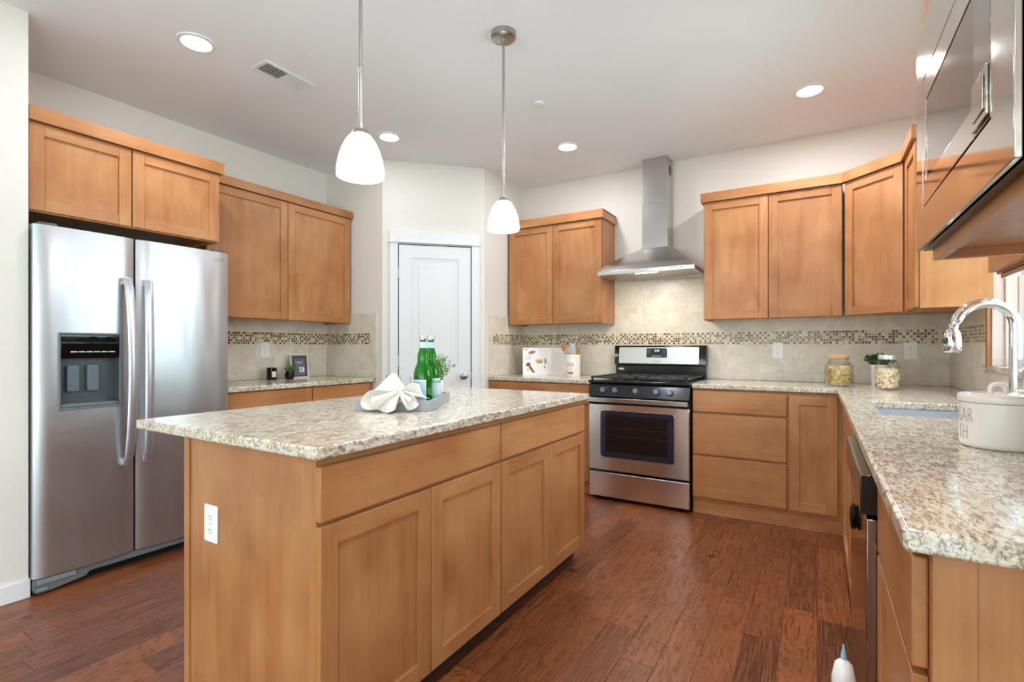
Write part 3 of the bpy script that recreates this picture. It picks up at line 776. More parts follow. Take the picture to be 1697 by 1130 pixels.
# door with framed window
bm = B(); cells(bm, [.003, .096, .650, w-.003], [.236, .336, .690, .735], lambda i, j: not (i == 1 and j == 1), 0, .040, 'y')
od = obj('oven_door', bm, M_SSR, t, bevel=.003)
bm = B(); prism(bm, rrect(.092, .654, .331, .695, .022, 5), -.0025, .006, 'y'); obj('window_surround', bm, steel('bright_rim', 0, (226, 220, 214), .12), od, bevel=.002)
bm = B(); prism(bm, rrect(.098, .648, .337, .689, .019, 5), -.0045, -.002, 'y'); obj('window_border', bm, M_OVG, od)
bm = B(); prism(bm, rrect(.142, .604, .372, .655, .004, 3), -.0055, -.0044, 'y'); obj('window_glass', bm, M_OVW, od)
bm = B(); box(bm, .142, .604, -.0058, -.0054, .374, .377); box(bm, .142, .604, -.0058, -.0054, .50, .502); box(bm, .142, .604, -.0058, -.0054, .56, .562); obj('oven_rack', bm, plain('rack_line', (62, 50, 46), .4), od)
obj('door_vent', bx(.004, w-.004, .006, .040, .7355, .760), M_GAP, t)
bm = B(); prism(bm, [(-.052, .757), (-.052, .788), (-.044, .792), (-.026, .790), (-.026, .762), (-.030, .757)], .000, w-.004, 'x')
for u in (.02, w-.045): box(bm, u, u+.03, -.030, .006, .764, .786)
obj('handle', bm, M_SS, t, bevel=.0015)
# sloped control panel
bm = B(); prism(bm, [(.000, .795), (.030, .898), (.060, .898), (.060, .795)], .002, w-.002, 'x'); cpn = obj('control_panel', bm, M_BLK, t, bevel=.002)
tilt = math.atan2(.030, .103)
for kx, ka in ((.115, 0), (.211, .2), (.369, 0), (.523, -.1), (.617, .1)):
    MM = T((kx, .0135, .842)) @ Matrix.Rotation(-tilt, 4, 'X') @ Matrix.Rotation(PI/2, 4, 'X')
    bm = B(); lathe(bm, [(.024, 0), (.0235, .008), (.020, .026), (.018, .028)], 26, M=MM)
    kb = obj('knob', bm, plain('knob_grey', (92, 104, 122), .3, .3), t)
    bm = B(); box(bm, -.003, .003, -.018, .018, .0275, .033, M=MM @ RZ(ka)); obj('grip', bm, plain('knob_grip', (120, 130, 146), .3, .3), kb)
for kx in (.145, .560, .665):
    bm = B(); box(bm, kx-.012, kx+.018, .0195-.0012, .0195, .864, .866); obj('marking', bm, plain('white_print', (170, 170, 170), .5), t)
# cooktop
bm = B(); box(bm, 0, w, -.010, .605, .899, .918); obj('cooktop', bm, M_BLK, t, bevel=.006, seg=3)
for k in range(2):
    a = .012+k*.367; b = a+.357; bm = B(); z0, z1 = .934, .946
    for (p, q, r, s) in ((a, b, .014, .030), (a, b, .570, .588), (a, a+.016, .014, .588), (b-.016, b, .014, .588), (a, b, .292, .308)): box(bm, p, q, r, s, z0, z1)
    for cy in (.155, .440):
        cx = (a+b)/2
        for ang in range(0, 360, 45):
            d = Vector((math.cos(math.radians(ang)), math.sin(math.radians(ang)))); L_ = .15
            box(bm, .030, L_ if ang % 90 else .13, -.006, .006, z0, z1, M=T((cx, cy, 0)) @ RZ(math.radians(ang)))
    for px, py in ((a+.01, .02), (b-.01, .02), (a+.01, .58), (b-.01, .58)): box(bm, px-.007, px+.007, py-.007, py+.007, .918, z0)
    obj('burner_grate', bm, M_IRON, t, bevel=.002)
for cx in (.19, .56):
    for cy in (.155, .440):
        bm = B(); lathe(bm, [(.05, .9185), (.048, .924), (.036, .926), (.034, .932), (.0, .933)], 22, c=(cx, cy, 0), cap=False); obj('burner', bm, M_IRON, t)
# backguard
bm = B(); box(bm, .002, w-.002, .612, .672, .899, 1.020); box(bm, .006, w-.006, .606, .612, .918, 1.015); obj('back_riser', bm, M_BLK, t, bevel=.003)
bm = B(); prism(bm, [(.590, 1.022), (.604, 1.178), (.612, 1.186), (.672, 1.186), (.672, 1.022)], -.004, w+.004, 'x'); obj('backguard', bm, M_BLK, t, bevel=.003)
tl = math.atan2(.014, .156); MB_ = T((0, .590, 1.022)) @ Matrix.Rotation(-tl, 4, 'X')
bm = B(); prism(bm, rrect(.038, .702, .012, .150, .006, 3), -.003, .001, 'y'); bmesh.ops.transform(bm, matrix=MB_, verts=bm.verts); bp = obj('backguard_panel', bm, M_SS, t)
bm = B(); prism(bm, rrect(.278, .448, .062, .140, .006, 3), -.0045, -.0028, 'y'); bmesh.ops.transform(bm, matrix=MB_, verts=bm.verts); obj('clock_panel', bm, plain('display_black', (22, 26, 30), .15), t)
text('clock_digits', '2:16', .022, MB_ @ T((.366, -.005, .120)), emis('blue_digits', (120, 190, 255), 2.2), t)
bm = B()
for k in range(6): box(bm, .325+k*.014, .335+k*.014, -.0052, -.0044, .072, .078, M=MB_)
for k in range(3):
    for j in range(2): box(bm, .288+j*.014, .294+j*.014, -.0052, -.0044, .098+k*.012, .101+k*.012, M=MB_); box(bm, .418+j*.014, .424+j*.014, -.0052, -.0044, .080+k*.018, .084+k*.018, M=MB_)
obj('clock_buttons', bm, plain('button_print', (170, 176, 180), .5), t)
text('brand_lettering', 'Whirlpool', .017, MB_ @ T((.366, -.0036, .030)), plain('grey_lettering', (130, 126, 122), .4), t)
bm = B(); prism(bm, ell(.055, .985, .028, .009, 20), .6035, .606, 'y'); obj('badge', bm, plain('silver_badge', (200, 200, 200), .3, .6), t)
for u in (.04, w-.04):
    for v in (.07, .62):
        bm = B(); lathe(bm, [(.014, 0), (.014, .03)], 14, c=(u, v, 0)); obj('foot', bm, M_DK, t)

# ---------------------------------------------------------------- range hood
t = thing('range_hood', 'stainless steel chimney range hood above the range', 'range hood', (-1.146, 0, 0))
hx = .377; yf, yb = 3.842, YB-.013
bm = B(); cells(bm, [-hx, -hx+.02, hx-.02, hx], [yf, yf+.02, yb-.02, yb], lambda i, j: not (i == 1 and j == 1), 1.749, 1.781)
obj('canopy_band', bm, M_SS, t, bevel=.001)
bm = B(); nr = 10
ring = []
for k in range(nr+1):
    s = k/nr; q = s**.80
    x = hx*(1-s)+.104*s; y = yf*(1-s)+4.152*s; z = 1.781+.212*q
    ring.append([bm.verts.new(p) for p in ((-x, y, z), (x, y, z), (x, yb, z), (-x, yb, z))])
for a, b in zip(ring, ring[1:]):
    for i in range(4): bm.faces.new([a[i], a[(i+1) % 4], b[(i+1) % 4], b[i]])
bm.faces.new(ring[-1]); obj('canopy', bm, M_SS, t)
bm = B(); box(bm, -.104, .104, 4.150, yb, 1.990, 2.36); obj('lower_duct_cover', bm, steel('duct_steel', 2, (190, 187, 183), .225), t, bevel=.001)
bm = B(); box(bm, -.1015, .1015, 4.1525, yb, 2.36, ZC-.001); dc = obj('upper_duct_cover', bm, steel('duct_steel_upper', 2, (190, 187, 183), .225), t, bevel=.001)
bm = B()
for k in range(7): box(bm, .1016, .1024, 4.20, 4.27, 2.60+k*.011, 2.606+k*.011)
obj('vent_slots', bm, M_GAP, dc)
obj('filter_panel', bx(-hx+.022, hx-.022, yf+.022, yb-.022, 1.757, 1.762), steel('filter_steel', 0, (176, 170, 160), .35), t)
bm = B()
for k in (-1, 0, 1): box(bm, -.003+k*.18, .003+k*.18, yf+.08, yb-.05, 1.7545, 1.7572)
obj('filter_frame', bm, M_NI, t)
for u in (-.06, ): 
    bm = B(); box(bm, -.085, .085, yf+.045, yf+.095, 1.7535, 1.757); obj('lamp', bm, emis('hood_lamp', (255, 246, 230), 6), t)
bm = B()
for k in range(4): lathe(bm, [(.007, 0), (.006, .003)], 14, M=T((.205+k*.026, yf, 1.766)) @ Matrix.Rotation(PI/2, 4, 'X'))
obj('button', bm, M_NI, t)
d = bpy.data.lights.new('hood_lamp', 'AREA'); d.size = .14; d.energy = 3.5; d.color = (1, .93, .82)
o = bpy.data.objects.new('hood_lamp_light', d); C.objects.link(o); o.location = (-1.146, yf+.07, 1.750)

# ---------------------------------------------------------------- ceiling fittings
def downlight(x, y, label, power=6.5, r=.068, group=None):
    t = thing('recessed_light', label, 'ceiling light', (x, y, ZC), 0, group)
    bm = B(); lathe(bm, [(r+.022, -.0006), (r+.020, -.006), (r+.002, -.008), (r-.002, -.003), (r-.002, -.0006)], 36, cap=False); obj('trim_ring', bm, M_TRIM, t)
    bm = B(); lathe(bm, [(r-.001, -.0035), (r-.004, -.0055), (.0, -.006)], 36, cap=False); obj('diffuser', bm, M_LAMP, t)
    d = bpy.data.lights.new('downlight', 'AREA'); d.shape = 'DISK'; d.size = 2*r; d.energy = power; d.color = (.90, .935, 1)
    o = bpy.data.objects.new('downlight_light', d); C.objects.link(o); o.parent = t; o.location = (0, 0, -.012)
    return t
downlight(-2.728, 1.367, 'recessed ceiling light near the left wall, largest of the four')
downlight(-2.722, 2.722, 'recessed ceiling light just right of the front pendant shade', 1.2)
downlight(-1.665, 3.575, 'recessed ceiling light in front of the range hood', 7)
downlight(-.040, 3.560, 'recessed ceiling light above the right wall cabinets', 11)
# lamps added out of view for their light, one known from a reflection
for x, y, pw in ((-.04, 2.2, 6), (-.04, .7, 7.5), (-1.4, -1.2, 2.5), (-2.6, -1.6, 2.5)):
    downlight(x, y, 'recessed ceiling light of the same kind, added out of view', pw, group='recessed ceiling lights added out of view')

def pendant(y, label):
    t = thing('pendant_light', label, 'pendant lamp', (-1.338, y, 0))
    bm = B(); lathe(bm, [(.0625, ZC-.0006), (.0625, ZC-.026), (.058, ZC-.030), (.012, ZC-.032), (.010, ZC-.045), (.006, ZC-.047)], 36); obj('canopy', bm, M_NI, t)
    bm = B(); tube(bm, [(0, 0, ZC-.04), (0, 0, 2.14)], .0062, 12); lathe(bm, [(.0062, 2.14), (.0085, 2.132), (.0085, 2.116), (.0062, 2.108)], 14)
    tube(bm, [(0, 0, 2.11), (0, 0, 1.925)], .0074, 12); obj('rod', bm, M_NI, t)
    bm = B(); lathe(bm, [(.009, 1.932), (.010, 1.916), (.024, 1.911), (.029, 1.902), (.031, 1.893), (.028, 1.890)], 28); obj('socket_cap', bm, M_NI, t)
    prof = [(.026, 1.897), (.036, 1.891), (.050, 1.872), (.063, 1.845), (.073, 1.812), (.0785, 1.782), (.0795, 1.762), (.078, 1.753), (.0755, 1.753), (.076, 1.764), (.075, 1.782), (.069, 1.812), (.059, 1.845), (.046, 1.870), (.030, 1.888)]
    bm = B(); lathe(bm, prof, 44, cap=False); obj('lamp_shade', bm, M_SHADE, t)
    bm = B(); lathe(bm, [(.0, 1.775), (.022, 1.785), (.030, 1.805), (.026, 1.83), (.014, 1.85), (.012, 1.885)], 20, cap=False); obj('bulb', bm, M_LAMP, t)
    d = bpy.data.lights.new('pendant_bulb', 'POINT'); d.energy = 1.2; d.shadow_soft_size = .03; d.color = (.90, .935, 1)
    o = bpy.data.objects.new('pendant_light_source', d); C.objects.link(o); o.parent = t; o.location = (0, 0, 1.745)
pendant(1.203, 'nearer pendant lamp with white glass shade over the island')
pendant(2.121, 'farther pendant lamp with white glass shade, its ceiling canopy in view')
t = thing('ceiling_vent', 'white rectangular air register on the ceiling', 'vent', (-2.634, 1.797, ZC), 0)
bm = B(); cells(bm, [-.072, -.052, .052, .072], [-.155, -.135, -.004, .004, .135, .155], lambda i, j: not (i == 1 and j in (1, 3)), -.008, -.0006); obj('frame', bm, M_TRIM, t, bevel=.002)
obj('duct_opening', bx(-.052, .052, -.135, .135, -.002, -.0006), plain('vent_dark', (70, 70, 70), .6), t)
for k in range(20):
    y = -.128+k*.0133+(.006 if k > 9 else 0)
    a = .5 if k < 10 else -.75
    bm = B(); box(bm, -.051, .051, -.0055, .0055, -.0006, .0006, M=T((0, y, -.006)) @ Matrix.Rotation(a, 4, 'X')); obj('louver', bm, M_TRIM, t)
t = thing('smoke_detector', 'small round white detector on the ceiling between the pendants and the hood', 'detector', (-1.530, 2.845, ZC))
bm = B(); lathe(bm, [(.037, -.0006), (.037, -.008), (.033, -.013), (.0, -.014)], 32, cap=False); obj('cover', bm, M_TRIM, t)

# ---------------------------------------------------------------- tray and its contents on the island
TA = math.atan2(.143, .272); TO = Vector((-1.582, 1.394, 0)); ZT = .9143
def tl_(a, b): return (TO.x+a*math.cos(TA)-b*math.sin(TA), TO.y+a*math.sin(TA)+b*math.cos(TA))
t = thing('serving_tray', 'grey square-edged tray on the island', 'tray', (TO.x, TO.y, ZT), TA)
M_TRAY = NT('tray_grey'); nn = M_TRAY.noise(M_TRAY.coord((3, 3, 60)), 10, 4, .6)
M_TRAY.l(M_TRAY.ramp(nn, [(.3, (146, 146, 150)), (.7, (170, 170, 172))]), M_TRAY.p.inputs['Base Color']); M_TRAY.set('Roughness', .6); M_TRAY = M_TRAY.m
tw, tl2 = .307, .402
bm = B(); cells(bm, [0, .009, tw-.009, tw], [0, .009, tl2-.009, tl2], lambda i, j: not (i == 1 and j == 1), 0, .043); obj('rim', bm, M_TRAY, t, bevel=.001)
obj('tray_base', bx(.009, tw-.009, .009, tl2-.009, .0, .008), plain('tray_floor_dark', (88, 88, 94), .6), t)
ZI = ZT+.0083
def arc_band(bm, prof, a0, a1, n=22):
    rows = [[bm.verts.new((math.cos(a0+(a1-a0)*k/n)*r, math.sin(a0+(a1-a0)*k/n)*r, z)) for r, z in prof] for k in range(n+1)]
    for p, q in zip(rows, rows[1:]):
        for i in range(len(prof)-1): bm.faces.new([p[i], q[i], q[i+1], p[i+1]]).smooth = True
def bottle(a, b, label, a0, a1):
    x, y = tl_(a, b); cam_a = math.atan2(-y, -x)
    t = thing('glass_bottle', label, 'bottle', (x, y, ZI), cam_a, 'green mineral water bottles on the tray')
    r = .0405
    prof = [(.0, .0), (.036, .0), (r, .006), (r, .122), (.0395, .140), (.0345, .158), (.0280, .172), (.0248, .184), (.0240, .194), (.0246, .204), (.0225, .218), (.0175, .234), (.0142, .246), (.0132, .268), (.0130, .282)]
    bm = B(); lathe(bm, prof, 36, cap=False); bmesh.ops.remove_doubles(bm, verts=bm.verts, dist=1e-5)
    obj('bottle_body', bm, NTG, t, smooth=True)
    bm = B(); arc_band(bm, [(r+.0006, .012), (r+.0006, .109)], a0, a1); lb = obj('label', bm, M_LBL, t)
    bm = B(); arc_band(bm, [(r+.0009, .1065), (r+.0009, .110)], a0, a1); arc_band(bm, [(r+.0009, .012), (r+.0009, .1065)], a1-.06, a1, 2); arc_band(bm, [(r+.0009, .012), (r+.0009, .1065)], a0, a0+.06, 2)
    obj('label_border', bm, plain('label_white', (226, 238, 238), .5), lb)
    text('label_lettering', 'PELLEGRINO', .0125, RZ((a0+a1)/2-.25+PI/2) @ T((0, 0, .094)), plain('label_ink', (70, 92, 110), .6), lb, bend=r+.001)
    bm = B(); arc_band(bm, [(r+.001, .030), (r+.001, .033)], a0+.5, a1-.3); arc_band(bm, [(r+.001, .040), (r+.001, .058)], a1-1.1, a1-.85, 3); obj('label_print', bm, plain('label_blue', (120, 158, 178), .6), lb)
    bm = B(); lathe(bm, [(.0148, .244), (.0139, .256), (.0136, .2695)], 28, cap=False); obj('neck_label', bm, M_LBL, t)
    bm = B(); lathe(bm, [(.0137, .2697), (.0136, .2765)], 24, cap=False); obj('neck_band', bm, plain('dark_green_band', (40, 84, 60), .5), t)
    bm = B(); lathe(bm, [(.0140, .277), (.0152, .281), (.0152, .293), (.0140, .296), (.0, .2963)], 28, cap=False); obj('cap', bm, plain('silver_cap', (214, 220, 222), .22, .9), t)
NTG = NT('green_bottle_glass'); NTG.set('Base Color', rgba((16, 158, 22))); NTG.set('Transmission Weight', .75); NTG.set('Roughness', .03); NTG.set('IOR', 1.3); NTG.set('Coat Weight', .6); NTG = NTG.m
M_LBL = plain('pale_blue_label', (178, 208, 220), .45)
bottle(.240, .150, 'green glass mineral water bottle on the tray, the nearer of two', -2.4, .30)
bottle(.252, .246, 'green glass mineral water bottle on the tray, partly behind the other', .15, 2.6)
def tumbler(a, b, label, fill=None):
    x, y = tl_(a, b); t = thing('drinking_glass', label, 'glass', (x, y, ZI), 0, 'clear tumblers on the tray')
    bm = B(); lathe(bm, [(.0, .0), (.026, 0), (.029, .02), (.033, .07), (.0345, .122)], 28, cap=False)
    bmesh.ops.remove_doubles(bm, verts=bm.verts, dist=1e-5); obj('glass_body', bm, M_GLS, t, smooth=True)
    if fill:
        bm = B()
        lathe(bm, [(.020, -.003), (.020, .003)], 20, M=T((0, 0, .072)) @ Matrix.Rotation(.9, 4, 'Y')); lathe(bm, [(.019, -.003), (.019, .003)], 20, M=T((.003, .003, .050)) @ Matrix.Rotation(1.9, 4, 'X') @ Matrix.Rotation(.5, 4, 'Y'))
        obj('lemon_slice', bm, plain('lemon_yellow', (226, 178, 62), .5), t)
tumbler(.080, .250, 'empty clear tumbler on the tray behind the napkin')
tumbler(.160, .128, 'clear tumbler with yellow lemon slices on the tray beside the bottles', True)

# napkin: pleated cloth gathered in the middle and fanned over the tray's front rim
M_CLOTH = NT('white_linen'); vv = M_CLOTH.coord(); M_CLOTH.set('Base Color', rgba((226, 220, 212))); M_CLOTH.set('Roughness', .85); M_CLOTH.set('Sheen Weight', .3)
M_CLOTH.bump(M_CLOTH.noise(vv, 600, 2), .15, .0008); M_CLOTH = M_CLOTH.m
def napkin():
    """pinched linen square: folds radiate from the gathered middle, some of them fall over the front rim"""
    t = thing('napkin', 'crumpled white cloth napkin draped over the front rim of the tray', 'napkin', (TO.x, TO.y, ZT), TA)
    G = Vector((.180, .012, .078))
    bd = [(.133, .075, .150), (.085, .030, .104), (.050, -.004, .066), (.026, -.012, .036), (.046, -.026, .012), (.100, -.030, .008), (.128, -.046, .004), (.152, -.070, .002), (.180, -.048, .008),
          (.172, -.014, .034), (.200, -.020, .036), (.226, -.034, .006), (.262, -.014, .030), (.238, .004, .054), (.296, .022, .050), (.262, .042, .070), (.246, .060, .100), (.214, .056, .080), (.176, .066, .104)]
    bd = [Vector(p) for p in bd]; n = len(bd)
    def cr(i, f):
        p0, p1, p2, p3 = (bd[(i+k) % n] for k in (-1, 0, 1, 2))
        return .5*((2*p1)+(p2-p0)*f+(2*p0-5*p1+4*p2-p3)*f*f+(3*p1-p0-3*p2+p3)*f**3)
    nd = Vector((.05, -.75, .55)).normalized()
    bm = B(); rows = []; m = 18; sub = 10
    for j in range(m+1):
        s_ = j/m; row = []
        for i in range(n):
            for q in range(sub):
                f = q/sub; P = cr(i, f); th = (i+f)/n*2*PI
                fold = math.sin(7*th+.8+1.6*s_)*.015+math.sin(13*th+2+2.4*s_)*.0065+math.sin(4*th-2.2*s_)*.008
                p = G+(P-G)*(s_**.85)+nd*(fold*math.sin(PI*min(1, s_*.9))**.8*(1.15 if P.z > .05 else .8))
                p += nd*.014*math.sin(PI*s_)
                p.x += .010*math.sin(5*th)*s_*(1-s_)*3
                if -.006 < p.y < .016: p.z = max(p.z, .0475)
                elif p.y >= .016: p.z = max(p.z, .012)
                p.z = max(p.z, .0022)
                row.append(bm.verts.new(p))
        rows.append(row)
    N = n*sub
    for a_, b_ in zip(rows, rows[1:]):
        for i in range(N): bm.faces.new([a_[i], a_[(i+1) % N], b_[(i+1) % N], b_[i]]).smooth = True
    bmesh.ops.remove_doubles(bm, verts=bm.verts, dist=1e-4)
    o = obj('cloth', bm, M_CLOTH, t, smooth=True)
    sd = o.modifiers.new('thickness', 'SOLIDIFY'); sd.thickness = .0018
    ss = o.modifiers.new('sub', 'SUBSURF'); ss.levels = 1; ss.render_levels = 1
    # two rolled folds of the same cloth lying in front of the gather
    for A_, D_, L_, r0, r1, a0, sw in ((Vector((.172, -.016, .080)), Vector((-.80, -.42, -.38)), .105, .007, .030, 2.3, 4.5), (Vector((.188, -.012, .072)), Vector((.62, -.45, -.42)), .070, .006, .022, .6, 4.2)):
        D_.normalize(); U = D_.cross(Vector((0, 0, 1))).normalized(); V_ = U.cross(D_).normalized()
        bm = B(); rows = []
        for j in range(13):
            q = j/12; rr = r0+(r1-r0)*q**1.1; row = []
            for i in range(29):
                w_ = i/28; an = a0+sw*w_; rad = rr*(1-.38*w_)*(1+.06*math.sin(5*an))
                p = A_+D_*L_*q*(1+.10*math.sin(2.2*an))+U*rad*math.cos(an)+V_*rad*math.sin(an)
                if -.006 < p.y < .016: p.z = max(p.z, .048)
                p.z = max(p.z, .003); row.append(bm.verts.new(p))
            rows.append(row)
        for a_, b_ in zip(rows, rows[1:]):
            for i in range(28): bm.faces.new([a_[i], a_[i+1], b_[i+1], b_[i]]).smooth = True
        f_ = obj('rolled_fold', bm, M_CLOTH, t, smooth=True); sd = f_.modifiers.new('thickness', 'SOLIDIFY'); sd.thickness = .0016
napkin()

# plants
def blades(bm, n, r0, h, spread, w, rnd, mi=0, curl=.4, base_z=0):
    for k in range(n):
        a = rnd.uniform(0, 2*PI); L = h*rnd.uniform(.6, 1.1); sp = spread*rnd.uniform(.1, 1)
        p = Vector((r0*rnd.uniform(0, 1)*math.cos(a), r0*rnd.uniform(0, 1)*math.sin(a), base_z)); last = None
        side = Vector((-math.sin(a), math.cos(a), 0))
        for j in range(5):
            s = j/4; q = p+Vector((math.cos(a), math.sin(a), 0))*sp*s**(1+curl)+Vector((0, 0, L*(s-.35*curl*s*s)))
            wd = w*(1-s)**.6*.5+.0002
            cur = (bm.verts.new(q-side*wd), bm.verts.new(q+side*wd))
            if last: bm.faces.new([last[0], last[1], cur[1], cur[0]]).material_index = mi
            last = cur
def sprigs(bm, n, h, spread, rnd, base_z, leaf=.006, mi_s=0, mi_l=1, r0=.01, per=16):
    for k in range(n):
        a = rnd.uniform(0, 2*PI); L = h*rnd.uniform(.55, 1.05); sp = spread*rnd.uniform(.1, 1)
        pts = []
        for j in range(6):
            s = j/5; pts.append(Vector((math.cos(a)*(r0+sp*s**1.3)+.004*math.sin(9*s+k), math.sin(a)*(r0+sp*s**1.3), base_z+L*s*(1-.12*s*sp/spread))))
        tube(bm, pts, [.0009]*5+[.0004], 4, mi_s)
        for q in range(per):
            s = rnd.uniform(.15, 1); i = min(4, int(s*5)); f = s*5-i; p = pts[i].lerp(pts[i+1], f)
            d = Vector((rnd.uniform(-1, 1), rnd.uniform(-1, 1), rnd.uniform(-.2, 1))).normalized(); sd = d.cross(Vector((rnd.uniform(-1, 1), rnd.uniform(-1, 1), .3))).normalized()
            l = leaf*rnd.uniform(.6, 1.3)
            vs = [bm.verts.new(p), bm.verts.new(p+d*l*.5+sd*l*.28), bm.verts.new(p+d*l), bm.verts.new(p+d*l*.5-sd*l*.28)]
            bm.faces.new(vs).material_index = mi_l if rnd.random() > .25 else mi_l+1
M_LF = plain('leaf_green', (92, 138, 60), .55); M_LF2 = plain('pale_leaf', (196, 214, 168), .6); M_ST = plain('stem_green', (120, 150, 80), .6)
M_LFD = plain('dark_leaf', (50, 84, 42), .5); M_LFM = plain('olive_leaf', (112, 124, 66), .55)
rnd = random.Random(3)
x, y = tl_(.255, .345)
t = thing('potted_plant', 'airy pale green plant in a white pot behind the bottles on the tray', 'plant', (x, y, ZI))
bm = B(); lathe(bm, [(.0, 0), (.027, 0), (.034, .07), (.036, .095), (.033, .095), (.031, .085), (.0, .083)], 28, cap=False); obj('pot', bm, M_CER, t)
bm = B(); sprigs(bm, 46, .155, .085, rnd, .07, .013, per=24); obj('foliage', bm, [M_ST, M_LF, M_LF2], t)

# ---------------------------------------------------------------- left counter items
CT = .9143
t = thing('candle', 'black glass candle jar with pale label on the left counter', 'candle', (-3.690, 2.413, CT), 0)
bm = B(); lathe(bm, [(.0, 0), (.036, 0), (.037, .004), (.037, .093), (.035, .095), (.033, .092), (.033, .078), (.0, .077)], 32, cap=False); obj('jar', bm, plain('black_jar_glass', (10, 10, 11), .08), t)
bm = B(); vs_ = []
for k in range(11):
    an = -.95+1.0*k/10+PI/2-1.15; vs_.append([bm.verts.new((.0374*math.cos(an), .0374*math.sin(an), z)) for z in (.022, .066)])
for p, q in zip(vs_, vs_[1:]): bm.faces.new([p[0], q[0], q[1], p[1]])
obj('label', bm, plain('cream_label', (216, 216, 196), .6), t)
bm = B(); tube(bm, [(0, 0, .077), (.001, 0, .088)], .001, 6); obj('wick', bm, M_INK, t)
t = thing('grass_plant', 'small spiky green plant in a black pebbled pot on the left counter', 'plant', (-3.652, 2.545, CT))
bm = B(); lathe(bm, [(.0, 0), (.026, 0), (.032, .02), (.034, .045), (.030, .062), (.026, .062), (.0, .055)], 24, cap=False)
for k in range(26):
    a = rnd.uniform(0, 2*PI); z = rnd.uniform(.01, .055); s = Vector((.032*math.cos(a), .032*math.sin(a), z)); lathe(bm, [(.0, -.006), (.006, -.003), (.007, 0), (.005, .004), (0, .006)], 8, c=s, cap=False)
obj('pot', bm, plain('black_pebble', (16, 16, 18), .25), t)
bm = B(); blades(bm, 90, .022, .085, .085, .0045, rnd, 0, .7, .045); sprigs(bm, 12, .08, .07, rnd, .045, .014, mi_s=0, mi_l=0, per=8); obj('leaves', bm, [M_LFM, M_LFM, M_LF], t)
t = thing('picture_frame', 'small framed dark print leaning on the left counter behind the plant', 'picture', (-3.690, 2.672, CT), PI/2-.20)
lean = Matrix.Rotation(-.14, 4, 'X')
def tf(bm): bmesh.ops.transform(bm, matrix=lean, verts=bm.verts); return bm
fw, fh = .150, .200
bm = B(); cells(bm, [-fw/2, -fw/2+.010, fw/2-.010, fw/2], [0.001, .011, fh-.010, fh], lambda i, j: not (i == 1 and j == 1), 0, .014, 'y'); obj('frame', tf(bm), plain('pale_wood_frame', (232, 218, 200), .45), t, bevel=.001)
obj('mat_board', tf(bx(-fw/2+.010, fw/2-.010, .005, .012, .011, fh-.010)), plain('charcoal_print', (44, 44, 48), .4), t)
obj('print', tf(bx(-fw/2+.034, fw/2-.030, .004, .0051, .030, fh-.038)), plain('slate_print', (82, 86, 102), .4), t)
bm = B(); prism(bm, ell(.004, .085, .012, .008), .0032, .0040, 'y'); prism(bm, ell(.030, .080, .012, .012), .0032, .0040, 'y'); prism(bm, ell(.006, .060, .008, .012), .0032, .0040, 'y'); prism(bm, ell(.028, .060, .010, .008), .0032, .0040, 'y'); obj('white_figures', tf(bm), plain('print_white', (224, 222, 220), .5), t)
bm = B(); prism(bm, ell(.028, .044, .014, .008), .0032, .0040, 'y'); obj('blue_patch', tf(bm), plain('print_blue', (70, 108, 140), .5), t)
text('lettering', 'better', .024, lean @ T((.0, .0034, .132)), plain('print_cream', (214, 208, 190), .5), t)
bm = B(); box(bm, -.012, .012, .0, .004, 0.0, .15, M=T((0, .052, 0)) @ Matrix.Rotation(.16, 4, 'X')); obj('stand', bm, M_DK, t)

# ---------------------------------------------------------------- back left counter items
t = thing('cookbook', 'open recipe book standing upright on the counter left of the range', 'book', (-2.110, 4.165, CT), .03)
def page(bm, x0, x1, y0, y1, z0, z1, mi=0, th=.004):
    a = [bm.verts.new(p) for p in ((x0, y0, z0), (x1, y1, z0), (x1, y1, z1), (x0, y0, z1), (x0, y0+th, z0), (x1, y1+th, z0), (x1, y1+th, z1), (x0, y0+th, z1))]
    for q in ((0, 1, 2, 3), (4, 5, 6, 7), (0, 1, 5, 4), (3, 2, 6, 7), (0, 3, 7, 4), (1, 2, 6, 5)): bm.faces.new([a[i] for i in q]).material_index = mi
M_PG = plain('paper_white', (240, 236, 234), .6)
hB = .252
bm = B(); page(bm, -.205, 0, -.165, 0, .0, hB, th=.008); lp = obj('left_page', bm, M_PG, t)
bm = B(); page(bm, 0.0, .185, 0.0, -.075, .0, hB, th=.008); rp_ = obj('right_page', bm, plain('paper_pinkish', (236, 226, 222), .6), t)
def onpage(x0, x1, y0, y1, polys, name, mat, parent):
    bm = B(); L = math.hypot(x1-x0, y1-y0); du = Vector(((x1-x0)/L, (y1-y0)/L, 0)); nrm = Vector((du.y, -du.x, 0))
    for poly in polys:
        bm.faces.new([bm.verts.new(Vector((x0, y0, 0))+du*u+Vector((0, 0, v))+nrm*.0008) for u, v in poly])
    return obj(name, bm, mat, parent)
LP = (-.205, 0, -.165, 0)
onpage(*LP, [ell(.085, .210, .034, .014, 18, .25)], 'pink_bowl_picture', plain('ink_rose', (168, 112, 100), .6), lp)
onpage(*LP, [ell(.155, .128, .036, .022, 20)], 'pie_picture', plain('ink_gold', (214, 178, 110), .6), lp)
onpage(*LP, [ell(.155, .122, .024, .013, 20)], 'pie_filling_picture', plain('ink_cream', (236, 214, 160), .6), lp)
onpage(*LP, [ell(.050, .100, .022, .016, 18, .5), [(.045, .095), (.065, .100), (.112, .028), (.100, .018), (.078, .040)]], 'spoon_picture', plain('ink_brown', (128, 84, 70), .6), lp)
onpage(*LP, [[(.03, .045), (.06, .09), (.075, .05), (.05, .035)]], 'napkin_picture', plain('ink_straw', (226, 208, 160), .6), lp)
